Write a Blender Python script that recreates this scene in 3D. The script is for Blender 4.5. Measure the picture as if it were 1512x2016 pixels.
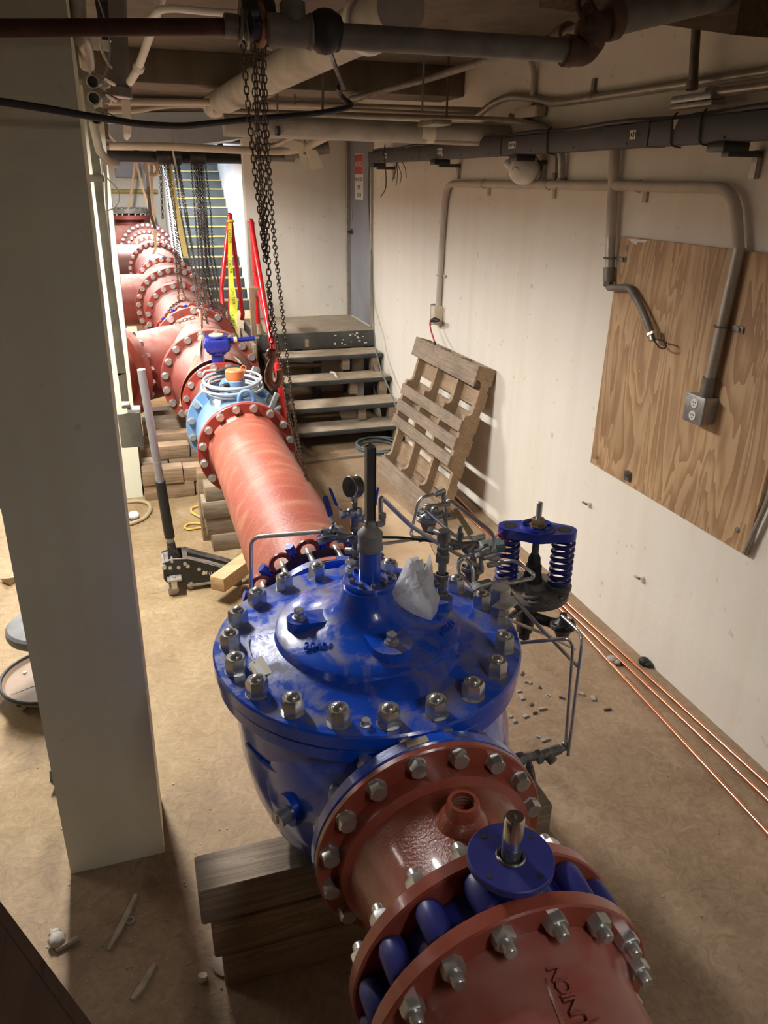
import bpy, bmesh, math, random
from mathutils import Vector, Matrix, Quaternion
random.seed(7)
for o in list(bpy.data.objects): bpy.data.objects.remove(o, do_unlink=True)
C = bpy.context.scene.collection
SC = bpy.context.scene
PI = math.pi
# ---------------------------------------------------------------- camera, world, lights, exposure
cam = bpy.data.cameras.new('camera'); camo = bpy.data.objects.new('camera', cam); C.objects.link(camo)
cam.sensor_fit = 'HORIZONTAL'; cam.sensor_width = 36.0; cam.lens = 35.714; cam.clip_start = 0.05; cam.clip_end = 200
camo.matrix_world = Matrix(((0.95286, 0.11181, -0.28206, 0.0), (-0.30325, 0.38182, -0.87307, 0.0), (0.01008, 0.91745, 0.39773, 2.35), (0, 0, 0, 1)))
SC.camera = camo
W = bpy.data.worlds.new('world'); SC.world = W; W.use_nodes = True
W.node_tree.nodes['Background'].inputs[0].default_value = (0.8, 0.85, 1.0, 1); W.node_tree.nodes['Background'].inputs[1].default_value = 0.05
SC.view_settings.view_transform = 'Standard'; SC.view_settings.look = 'None'; SC.view_settings.gamma = 1.0
SC.view_settings.use_curve_mapping = False
SC.view_settings.exposure = 0.6
# strip lights under the slab, the last an added fill light: (x, y, z, length along y, watts); the housings are built further down
LAMPS = [(-0.42, 4.3, 2.72, 1.2, 145, (1.0, 0.985, 0.955)), (-0.6, 7.4, 2.72, 1.2, 160, (1.0, 0.985, 0.955)),
         (-0.9, 11.5, 2.8, 1.2, 210, (1.0, 0.985, 0.955)), (0.1, 16.5, 3.0, 1.2, 480, (1.0, 0.985, 0.955)),
         (-3.4, 4.6, 2.75, 1.2, 30, (1.0, 0.985, 0.955)), (-3.4, 8.4, 2.75, 1.2, 40, (1.0, 0.985, 0.955)),
         (1.1, -0.7, 2.98, 1.2, 13, (0.97, 0.985, 1.0))]  # unseen fill lamp, added to brighten the near pipes, floor and column front
for i, (x, y, z, L, w, col) in enumerate(LAMPS):
    l = bpy.data.lights.new('strip_or_fill_lamp', 'AREA'); l.shape = 'RECTANGLE'; l.size = 0.16; l.size_y = L; l.energy = w; l.color = col
    lo = bpy.data.objects.new('strip_or_fill_lamp', l); C.objects.link(lo); lo.location = (x, y, z - 0.01)
l = bpy.data.lights.new('stair_daylight', 'AREA'); l.shape = 'RECTANGLE'; l.size = 1.0; l.size_y = 1.5; l.energy = 60; l.color = (0.75, 0.87, 1.0)
lo = bpy.data.objects.new('stair_daylight', l); C.objects.link(lo); lo.location = (1.55, 18.2, 4.6)
# ---------------------------------------------------------------- materials
MATS = {}
def node_mat(name):
    m = bpy.data.materials.new(name); m.use_nodes = True
    nt = m.node_tree; return m, nt, nt.nodes['Principled BSDF']
def ramp(nt, fac, stops):
    r = nt.nodes.new('ShaderNodeValToRGB'); e = r.color_ramp.elements
    e[0].position, e[0].color = stops[0][0], (*stops[0][1], 1)
    e[1].position, e[1].color = stops[-1][0], (*stops[-1][1], 1)
    for p, c in stops[1:-1]:
        k = e.new(p); k.color = (*c, 1)
    nt.links.new(fac, r.inputs[0]); return r.outputs[0]
def noise(nt, vec, scale, detail=5, rough=0.55, dist=0.0):
    n = nt.nodes.new('ShaderNodeTexNoise'); n.inputs['Scale'].default_value = scale; n.inputs['Detail'].default_value = detail
    n.inputs['Roughness'].default_value = rough; n.inputs['Distortion'].default_value = dist
    if vec is not None: nt.links.new(vec, n.inputs['Vector'])
    return n.outputs['Fac']
def mapping(nt, vec, scale):
    mp = nt.nodes.new('ShaderNodeMapping'); mp.inputs['Scale'].default_value = scale
    nt.links.new(vec, mp.inputs['Vector']); return mp.outputs[0]
def mix(nt, fac, a, b):
    m = nt.nodes.new('ShaderNodeMix'); m.data_type = 'RGBA'
    for s, v in ((0, fac), (6, a), (7, b)):
        if isinstance(v, (int, float)): m.inputs[s].default_value = v
        elif isinstance(v, tuple): m.inputs[s].default_value = (*v, 1)
        else: nt.links.new(v, m.inputs[s])
    return m.outputs[2]
def math_node(nt, op, a, b=None):
    m = nt.nodes.new('ShaderNodeMath'); m.operation = op
    for s, v in ((0, a), (1, b)):
        if v is None: continue
        if isinstance(v, (int, float)): m.inputs[s].default_value = v
        else: nt.links.new(v, m.inputs[s])
    return m.outputs[0]
def bump(nt, b, h, strength, dist=0.01):
    n = nt.nodes.new('ShaderNodeBump'); n.inputs['Strength'].default_value = strength; n.inputs['Distance'].default_value = dist
    nt.links.new(h, n.inputs['Height']); nt.links.new(n.outputs[0], b.inputs['Normal'])
def M(name, c1, c2=None, rough=0.5, metal=0.0, ns=8, amt=(0.35, 0.65), bmp=0.0, bs=60, bd=0.004, dust=None, dustn=(0.42, 0.62), coat=0.0, trans=0.0, dscale=9, rough2=None, alpha=1.0):
    m, nt, b = node_mat(name)
    geo = nt.nodes.new('ShaderNodeNewGeometry'); P = geo.outputs['Position']
    b.inputs['Metallic'].default_value = metal; b.inputs['Roughness'].default_value = rough
    if coat: b.inputs['Coat Weight'].default_value = coat; b.inputs['Coat Roughness'].default_value = 0.12
    if trans: b.inputs['Transmission Weight'].default_value = trans
    if alpha < 1: b.inputs['Alpha'].default_value = alpha
    col = None
    if c2:
        col = ramp(nt, noise(nt, P, ns), [(amt[0], c1), (amt[1], c2)])
    if dust:
        sep = nt.nodes.new('ShaderNodeSeparateXYZ'); nt.links.new(geo.outputs['Normal'], sep.inputs[0])
        up = math_node(nt, 'MULTIPLY', math_node(nt, 'MAXIMUM', math_node(nt, 'SUBTRACT', sep.outputs[2], 0.25), 0.0), 1.33)
        nz = ramp(nt, noise(nt, P, dscale, 6, 0.6, 0.6), [(dustn[0], (0, 0, 0)), (dustn[1], (1, 1, 1))])
        f = math_node(nt, 'MULTIPLY', up, nz)
        f = math_node(nt, 'MULTIPLY', f, dust[1])
        col = mix(nt, f, col if col is not None else c1, dust[0])
        rr = math_node(nt, 'ADD', math_node(nt, 'MULTIPLY', f, 0.55), rough)
        nt.links.new(rr, b.inputs['Roughness'])
    if col is None: b.inputs['Base Color'].default_value = (*c1, 1)
    else: nt.links.new(col, b.inputs['Base Color'])
    if bmp: bump(nt, b, noise(nt, P, bs, 4), bmp, bd)
    MATS[name] = m; return m
def emission(name, c, s):
    m, nt, b = node_mat(name); b.inputs['Base Color'].default_value = (*c, 1)
    b.inputs['Emission Color'].default_value = (*c, 1); b.inputs['Emission Strength'].default_value = s; MATS[name] = m; return m
def wood(name, c1, c2, c3, axis='X', scale=6.0, rough=0.75, dark=0.5, wav=7.0):
    m, nt, b = node_mat(name); b.inputs['Roughness'].default_value = rough
    tc = nt.nodes.new('ShaderNodeTexCoord'); geo = nt.nodes.new('ShaderNodeNewGeometry')
    s = [scale * 3] * 3; s['XYZ'.index(axis)] = scale * 0.18
    oi = nt.nodes.new('ShaderNodeObjectInfo')
    ad = nt.nodes.new('ShaderNodeVectorMath'); ad.operation = 'ADD'; nt.links.new(tc.outputs['Object'], ad.inputs[0])
    cmb = nt.nodes.new('ShaderNodeCombineXYZ')
    for i in range(3): nt.links.new(math_node(nt, 'MULTIPLY', oi.outputs['Random'], 7.0 + 5 * i), cmb.inputs[i])
    nt.links.new(cmb.outputs[0], ad.inputs[1])
    v = mapping(nt, ad.outputs[0], s)
    n1 = noise(nt, v, 1.0, 6, 0.6, 0.8)
    n2 = noise(nt, mapping(nt, ad.outputs[0], [x * 5 for x in s]), 1.0, 3)
    rings = math_node(nt, 'FRACT', math_node(nt, 'MULTIPLY', n1, wav))
    g = math_node(nt, 'ADD', math_node(nt, 'MULTIPLY', rings, 0.45), math_node(nt, 'MULTIPLY', n2, 0.55))
    col = ramp(nt, g, [(0.2, c1), (0.5, c2), (0.8, c3)])
    big = ramp(nt, noise(nt, geo.outputs['Position'], 4, 4), [(0.35, (1, 1, 1)), (0.75, (dark, dark, dark))])
    mm = nt.nodes.new('ShaderNodeMix'); mm.data_type = 'RGBA'; mm.blend_type = 'MULTIPLY'; mm.inputs[0].default_value = 0.8
    nt.links.new(col, mm.inputs[6]); nt.links.new(big, mm.inputs[7])
    nt.links.new(mm.outputs[2], b.inputs['Base Color']); bump(nt, b, g, 0.35, 0.004)
    MATS[name] = m; return m
def plywood(name):
    m, nt, b = node_mat(name); b.inputs['Roughness'].default_value = 0.6
    tc = nt.nodes.new('ShaderNodeTexCoord'); P = tc.outputs['Object']
    n1 = noise(nt, mapping(nt, P, (1, 3.0, 0.55)), 1.7, 3, 0.5, 0.5)
    rings = math_node(nt, 'FRACT', math_node(nt, 'MULTIPLY', n1, 11.0))
    fine = noise(nt, mapping(nt, P, (1, 60, 3)), 2.0, 4)
    g = math_node(nt, 'ADD', math_node(nt, 'MULTIPLY', rings, 0.62), math_node(nt, 'MULTIPLY', fine, 0.38))
    col = ramp(nt, g, [(0.15, (0.56, 0.38, 0.21)), (0.42, (0.52, 0.34, 0.18)), (0.62, (0.40, 0.235, 0.115)), (0.85, (0.345, 0.19, 0.09))])
    blot = ramp(nt, noise(nt, P, 2.2, 4), [(0.4, (1, 1, 1)), (0.75, (0.62, 0.58, 0.55))])
    mm = nt.nodes.new('ShaderNodeMix'); mm.data_type = 'RGBA'; mm.blend_type = 'MULTIPLY'; mm.inputs[0].default_value = 0.8
    nt.links.new(col, mm.inputs[6]); nt.links.new(blot, mm.inputs[7])
    nt.links.new(mm.outputs[2], b.inputs['Base Color']); bump(nt, b, fine, 0.15, 0.002); MATS[name] = m; return m
def floor_mat():
    m, nt, b = node_mat('floor_concrete')
    geo = nt.nodes.new('ShaderNodeNewGeometry'); P = geo.outputs['Position']
    n1 = noise(nt, P, 2.3, 8, 0.62, 0.5); n2 = noise(nt, P, 17, 8, 0.68, 1.8); n3 = noise(nt, P, 0.55, 3)
    g = math_node(nt, 'ADD', math_node(nt, 'MULTIPLY', n1, 0.45), math_node(nt, 'MULTIPLY', n2, 0.55))
    tan = ramp(nt, g, [(0.32, (0.145, 0.09, 0.038)), (0.45, (0.25, 0.165, 0.077)), (0.55, (0.315, 0.222, 0.115)), (0.68, (0.40, 0.31, 0.185))])
    grey = ramp(nt, g, [(0.3, (0.175, 0.108, 0.060)), (0.5, (0.315, 0.21, 0.125)), (0.70, (0.46, 0.335, 0.22))])
    sep = nt.nodes.new('ShaderNodeSeparateXYZ'); nt.links.new(P, sep.inputs[0])
    xf = math_node(nt, 'ADD', math_node(nt, 'MULTIPLY', sep.outputs[0], 0.8), math_node(nt, 'MULTIPLY', math_node(nt, 'SUBTRACT', n3, 0.5), 1.5))
    yf = math_node(nt, 'MULTIPLY', math_node(nt, 'SUBTRACT', 3.4, sep.outputs[1]), 0.22)
    s = math_node(nt, 'ADD', xf, yf)
    f = ramp(nt, s, [(0.18, (0, 0, 0)), (0.75, (1, 1, 1))])
    near = ramp(nt, math_node(nt, 'ADD', math_node(nt, 'SUBTRACT', 2.6, sep.outputs[1]), math_node(nt, 'MULTIPLY', n1, 0.5)), [(0.3, (0, 0, 0)), (0.95, (1, 1, 1))])
    f = math_node(nt, 'MAXIMUM', f, math_node(nt, 'MULTIPLY', near, 0.75))
    col = mix(nt, f, tan, grey)
    st = ramp(nt, noise(nt, P, 1.3, 4, 0.6, 1.0), [(0.60, (1, 1, 1)), (0.72, (0.62, 0.60, 0.58))])
    mm = nt.nodes.new('ShaderNodeMix'); mm.data_type = 'RGBA'; mm.blend_type = 'MULTIPLY'; mm.inputs[0].default_value = 0.7
    nt.links.new(col, mm.inputs[6]); nt.links.new(st, mm.inputs[7]); nt.links.new(mm.outputs[2], b.inputs['Base Color'])
    nt.links.new(ramp(nt, g, [(0.3, (0.5, 0.5, 0.5)), (0.7, (0.85, 0.85, 0.85))]), b.inputs['Roughness'])
    bump(nt, b, n2, 0.5, 0.012); MATS['floor'] = m; return m
def wall_mat(name, a, c, stain=0.9):
    m, nt, b = node_mat(name); b.inputs['Roughness'].default_value = 0.8
    geo = nt.nodes.new('ShaderNodeNewGeometry'); P = geo.outputs['Position']
    col = ramp(nt, noise(nt, P, 1.2, 6, 0.6), [(0.3, a), (0.7, c)])
    spots = ramp(nt, noise(nt, P, 14, 3, 0.5), [(0.68, (1, 1, 1)), (0.76, (0.80, 0.74, 0.66))])
    streak = ramp(nt, noise(nt, mapping(nt, P, (5, 5, 0.25)), 1.6, 5), [(0.45, (1, 1, 1)), (0.75, (stain, stain * 0.97, stain * 0.93))])
    for t in (spots, streak):
        mm = nt.nodes.new('ShaderNodeMix'); mm.data_type = 'RGBA'; mm.blend_type = 'MULTIPLY'; mm.inputs[0].default_value = 1.0
        nt.links.new(col, mm.inputs[6]); nt.links.new(t, mm.inputs[7]); col = mm.outputs[2]
    nt.links.new(col, b.inputs['Base Color']); bump(nt, b, noise(nt, P, 22, 5), 0.25, 0.006); MATS[name] = m; return m
floor_mat()
wall_mat('cream_wall', (0.79, 0.73, 0.63), (0.84, 0.785, 0.69), 0.96)
wall_mat('column_paint', (0.66, 0.645, 0.50), (0.71, 0.695, 0.54), 0.96)
wall_mat('slab_concrete', (0.12, 0.095, 0.07), (0.19, 0.15, 0.11), 0.7)
wall_mat('pale_blue_wall', (0.62, 0.66, 0.70), (0.70, 0.73, 0.75))
plywood('plywood')
wood('timber', (0.38, 0.26, 0.15), (0.30, 0.195, 0.11), (0.21, 0.13, 0.07), 'X', 5.0)
wood('timber_grey', (0.40, 0.31, 0.22), (0.31, 0.23, 0.155), (0.21, 0.15, 0.10), 'X', 5.0)
wood('new_timber', (0.62, 0.43, 0.24), (0.54, 0.35, 0.18), (0.44, 0.27, 0.13), 'X', 5.0, dark=0.85)
wood('pallet_wood', (0.43, 0.30, 0.18), (0.36, 0.24, 0.14), (0.26, 0.17, 0.10), 'Y', 6.0)
wood('pallet_grey', (0.36, 0.27, 0.19), (0.29, 0.215, 0.15), (0.20, 0.145, 0.10), 'Y', 6.0)
wood('post_wood', (0.33, 0.21, 0.12), (0.26, 0.16, 0.09), (0.18, 0.11, 0.06), 'Z', 6.0)
wood('soffit_wood', (0.17, 0.115, 0.07), (0.12, 0.08, 0.05), (0.075, 0.05, 0.03), 'Y', 5.0)
wood('board_dark', (0.115, 0.062, 0.035), (0.09, 0.048, 0.027), (0.06, 0.032, 0.018), 'Y', 2.0, dark=0.8)
DUSTY = (0.20, 0.155, 0.115)
M('blue_enamel', (0.006, 0.065, 0.52), (0.008, 0.09, 0.64), 0.2, 0, 5, dust=((0.20, 0.175, 0.16), 0.85), dustn=(0.45, 0.64), coat=0.6, bmp=0.16, bs=75)
M('blue_plain', (0.012, 0.03, 0.30), (0.018, 0.042, 0.36), 0.28, 0, 6, coat=0.3, bmp=0.05, bs=60)
M('blue_matt', (0.022, 0.026, 0.17), (0.03, 0.035, 0.215), 0.42, 0, 6, bmp=0.06, bs=80)
M('blue_spring', (0.008, 0.012, 0.12), (0.014, 0.02, 0.19), 0.3, 0, 6, coat=0.3)
M('red_spool', (0.25, 0.055, 0.032), (0.31, 0.075, 0.042), 0.2, 0, 6, coat=0.5, bmp=0.55, bs=150, bd=0.004)
M('red_flange', (0.27, 0.055, 0.032), (0.33, 0.075, 0.045), 0.28, 0, 6, coat=0.35, bmp=0.12, bs=40)
M('red_union', (0.30, 0.075, 0.055), (0.36, 0.095, 0.07), 0.33, 0, 4, coat=0.25, bmp=0.12, bs=30, dust=((0.34, 0.22, 0.17), 0.35))
M('red_bright', (0.27, 0.032, 0.02), (0.32, 0.045, 0.028), 0.35, 0, 5, coat=0.2, bmp=0.06)
def long_pipe_mat():
    m, nt, b = node_mat('red_long'); b.inputs['Roughness'].default_value = 0.42
    geo = nt.nodes.new('ShaderNodeNewGeometry'); P = geo.outputs['Position']
    c = ramp(nt, noise(nt, P, 3, 4), [(0.35, (0.30, 0.068, 0.042)), (0.65, (0.36, 0.095, 0.062))])
    rot = nt.nodes.new('ShaderNodeMapping'); rot.inputs['Rotation'].default_value = (0.3, 0.5, 0.6); rot.inputs['Scale'].default_value = (3, 14, 8)
    nt.links.new(P, rot.inputs['Vector'])
    s = ramp(nt, noise(nt, rot.outputs[0], 1.0, 5), [(0.48, (0, 0, 0)), (0.72, (1, 1, 1))])
    c = mix(nt, math_node(nt, 'MULTIPLY', s, 0.55), c, (0.50, 0.25, 0.15))
    nt.links.new(c, b.inputs['Base Color']); bump(nt, b, noise(nt, P, 70, 4), 0.5, 0.005); MATS['red_long'] = m
long_pipe_mat()
M('red_dusty', (0.23, 0.05, 0.038), (0.28, 0.066, 0.05), 0.4, 0, 4, dust=((0.50, 0.33, 0.28), 0.7), dustn=(0.2, 0.6), bmp=0.1)
M('red_far', (0.24, 0.045, 0.033), (0.29, 0.06, 0.042), 0.4, 0, 4, dust=((0.5, 0.3, 0.23), 0.5), dustn=(0.25, 0.6))
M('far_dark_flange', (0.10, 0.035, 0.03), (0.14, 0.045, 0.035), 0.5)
M('meter_blue', (0.135, 0.255, 0.43), (0.175, 0.31, 0.49), 0.3, 0, 6, coat=0.3)
M('zinc', (0.50, 0.50, 0.48), (0.64, 0.635, 0.61), 0.34, 0.8, 30, bmp=0.05)
M('steel_nut', (0.50, 0.495, 0.475), (0.62, 0.61, 0.58), 0.27, 0.8, 30, bmp=0.05)
M('steel_tube', (0.54, 0.535, 0.52), (0.64, 0.63, 0.61), 0.3, 0.85, 20)
M('chrome', (0.62, 0.61, 0.58), (0.70, 0.69, 0.66), 0.2, 1.0, 20)
M('fitting', (0.14, 0.14, 0.137), (0.26, 0.255, 0.245), 0.42, 0.75, 40, bmp=0.1)
M('fitting_grey', (0.30, 0.30, 0.295), (0.42, 0.415, 0.40), 0.36, 0.6, 40, bmp=0.1)
M('cast_dark', (0.075, 0.072, 0.07), (0.14, 0.13, 0.12), 0.55, 0.2, 15, dust=(DUSTY, 0.8), bmp=0.15)
M('brass', (0.30, 0.22, 0.11), (0.38, 0.29, 0.15), 0.4, 0.7, 30)
M('bronze_rust', (0.20, 0.11, 0.075), (0.27, 0.17, 0.12), 0.5, 0.3, 30, bmp=0.2)
M('copper', (0.72, 0.33, 0.20), (0.82, 0.42, 0.27), 0.24, 1.0, 3)
M('galv', (0.36, 0.33, 0.28), (0.47, 0.43, 0.37), 0.4, 0.6, 18, bmp=0.05)
M('galv_dark', (0.17, 0.15, 0.125), (0.26, 0.23, 0.19), 0.5, 0.5, 14, bmp=0.08)
M('cream_paint', (0.58, 0.48, 0.34), (0.65, 0.55, 0.40), 0.5, 0, 6)
M('cream_pipe', (0.48, 0.415, 0.34), (0.56, 0.49, 0.405), 0.6, 0, 6, bmp=0.1)
M('insulation', (0.36, 0.33, 0.29), (0.50, 0.465, 0.415), 0.8, 0, 6, bmp=0.4, bs=14, bd=0.02, dust=((0.33, 0.27, 0.2), 0.6))
M('rust_pipe', (0.055, 0.022, 0.013), (0.10, 0.04, 0.022), 0.65, 0.2, 14, bmp=0.2)
M('rust', (0.10, 0.055, 0.035), (0.17, 0.095, 0.06), 0.7, 0.3, 30, bmp=0.3)
M('hook_rust', (0.32, 0.14, 0.08), (0.44, 0.22, 0.13), 0.45, 0.5, 25)
M('chain_steel', (0.085, 0.066, 0.053), (0.16, 0.125, 0.10), 0.45, 0.6, 40)
M('grey_pipe', (0.15, 0.135, 0.115), (0.23, 0.21, 0.18), 0.55, 0.2, 12, bmp=0.1)
M('dark_pvc', (0.10, 0.09, 0.085), (0.14, 0.125, 0.115), 0.35, 0, 9, coat=0.2)
M('black_rubber', (0.012, 0.012, 0.013), (0.022, 0.021, 0.02), 0.55, 0, 9)
M('black_paint', (0.018, 0.018, 0.019), (0.032, 0.03, 0.03), 0.35, 0, 9, dust=(DUSTY, 0.55), coat=0.2)
M('jack_black', (0.022, 0.022, 0.023), (0.035, 0.034, 0.033), 0.4, 0, 9, dust=((0.23, 0.19, 0.15), 0.8), dustn=(0.3, 0.55))
M('tray_grey', (0.055, 0.052, 0.055), (0.075, 0.07, 0.072), 0.5, 0.1, 3, bmp=0.03)
M('door_grey', (0.26, 0.27, 0.31), (0.32, 0.325, 0.36), 0.5, 0, 3, bmp=0.05)
M('duct_grey', (0.33, 0.36, 0.40), (0.38, 0.41, 0.45), 0.45, 0.1, 3)
M('white', (0.72, 0.70, 0.66), (0.78, 0.76, 0.72), 0.5, 0, 8)
M('white_gloss', (0.70, 0.66, 0.60), (0.76, 0.72, 0.66), 0.2, 0, 8, coat=0.4)
M('paper', (0.72, 0.65, 0.52), (0.78, 0.72, 0.60), 0.8, 0, 14)
M('grey_cup', (0.21, 0.205, 0.20), (0.26, 0.25, 0.24), 0.5, 0, 9, bmp=0.05)
M('stair_dark', (0.030, 0.032, 0.034), (0.055, 0.056, 0.056), 0.5, 0, 6, dust=((0.34, 0.26, 0.18), 0.9), dustn=(0.1, 0.5), bmp=0.1)
M('tread_dust', (0.30, 0.235, 0.165), (0.42, 0.33, 0.235), 0.8, 0, 7, bmp=0.2)
M('platform_top', (0.33, 0.265, 0.19), (0.42, 0.34, 0.25), 0.8, 0, 4, bmp=0.1)
M('fascia', (0.042, 0.042, 0.040), (0.075, 0.072, 0.066), 0.5, 0, 5, bmp=0.1)
M('stair_blue', (0.055, 0.068, 0.078), (0.08, 0.095, 0.105), 0.6, 0, 4)
M('yellow', (0.46, 0.35, 0.09), (0.56, 0.43, 0.13), 0.5, 0, 8)
M('tape_yellow', (0.68, 0.62, 0.03), (0.76, 0.70, 0.06), 0.35, 0, 8)
M('red_rail', (0.55, 0.012, 0.016), (0.62, 0.02, 0.022), 0.28, 0, 8, coat=0.4)
M('orange', (0.72, 0.16, 0.05), (0.78, 0.20, 0.07), 0.5, 0, 8)
M('cable_grey', (0.28, 0.29, 0.305), (0.35, 0.36, 0.375), 0.45, 0, 8)
M('sling', (0.42, 0.26, 0.13), (0.50, 0.33, 0.18), 0.8, 0, 30)
M('strap_tan', (0.45, 0.36, 0.24), (0.53, 0.43, 0.30), 0.8, 0, 30)
M('hose_tan', (0.34, 0.26, 0.14), (0.42, 0.33, 0.19), 0.6, 0, 20)
M('green_hose', (0.11, 0.14, 0.13), (0.15, 0.18, 0.17), 0.6, 0, 20)
M('cord_yellow', (0.60, 0.36, 0.05), (0.66, 0.42, 0.08), 0.5, 0, 20)
M('red_wire', (0.42, 0.03, 0.04), (0.50, 0.05, 0.06), 0.5, 0, 8)
M('vinyl_grey', (0.10, 0.10, 0.105), (0.14, 0.14, 0.145), 0.45, 0, 6, dust=((0.25, 0.23, 0.2), 0.4))
M('tray_brown', (0.22, 0.15, 0.10), (0.28, 0.20, 0.14), 0.6, 0, 8)
M('cardboard', (0.42, 0.28, 0.16), (0.50, 0.35, 0.21), 0.8, 0, 5, bmp=0.1)
M('label_plate', (0.34, 0.27, 0.15), (0.42, 0.34, 0.2), 0.45, 0.4, 30)
M('label_red', (0.50, 0.12, 0.07), (0.56, 0.16, 0.1), 0.5, 0, 30)
M('sign_red', (0.50, 0.06, 0.05), (0.55, 0.08, 0.06), 0.5, 0, 30)
M('ink', (0.02, 0.02, 0.02), (0.03, 0.03, 0.03), 0.6)
M('gearbox_blue', (0.012, 0.018, 0.20), (0.02, 0.03, 0.27), 0.3, 0, 9, coat=0.4)
M('gear_top', (0.52, 0.42, 0.24), (0.60, 0.50, 0.31), 0.5, 0, 9)
M('grit', (0.30, 0.26, 0.22), (0.44, 0.39, 0.33), 0.7, 0, 60)
M('silver_handle', (0.34, 0.34, 0.36), (0.40, 0.40, 0.42), 0.4, 0.4, 9)
M('debris', (0.33, 0.26, 0.18), (0.46, 0.38, 0.28), 0.8, 0, 30)
M('green_box', (0.10, 0.155, 0.14), (0.14, 0.195, 0.175), 0.5, 0, 15)
M('blue_letter', (0.02, 0.10, 0.55), (0.03, 0.13, 0.62), 0.25, 0, 9, coat=0.5)
emission('tube_glow', (1.0, 0.93, 0.82), 6.0)
def bag_mat():
    m, nt, b = node_mat('bag'); b.inputs['Base Color'].default_value = (0.93, 0.93, 0.94, 1); b.inputs['Roughness'].default_value = 0.2
    geo = nt.nodes.new('ShaderNodeNewGeometry'); bump(nt, b, noise(nt, geo.outputs['Position'], 30, 4, 0.6, 1.0), 0.5, 0.02)
    tl = nt.nodes.new('ShaderNodeBsdfTranslucent'); tl.inputs[0].default_value = (0.95, 0.95, 0.95, 1)
    tp = nt.nodes.new('ShaderNodeBsdfTransparent'); m1 = nt.nodes.new('ShaderNodeMixShader'); m2 = nt.nodes.new('ShaderNodeMixShader')
    m1.inputs[0].default_value = 0.5; nt.links.new(b.outputs[0], m1.inputs[1]); nt.links.new(tl.outputs[0], m1.inputs[2])
    m2.inputs[0].default_value = 0.28; nt.links.new(m1.outputs[0], m2.inputs[1]); nt.links.new(tp.outputs[0], m2.inputs[2])
    nt.links.new(m2.outputs[0], nt.nodes['Material Output'].inputs[0]); MATS['bag'] = m
bag_mat()
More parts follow.
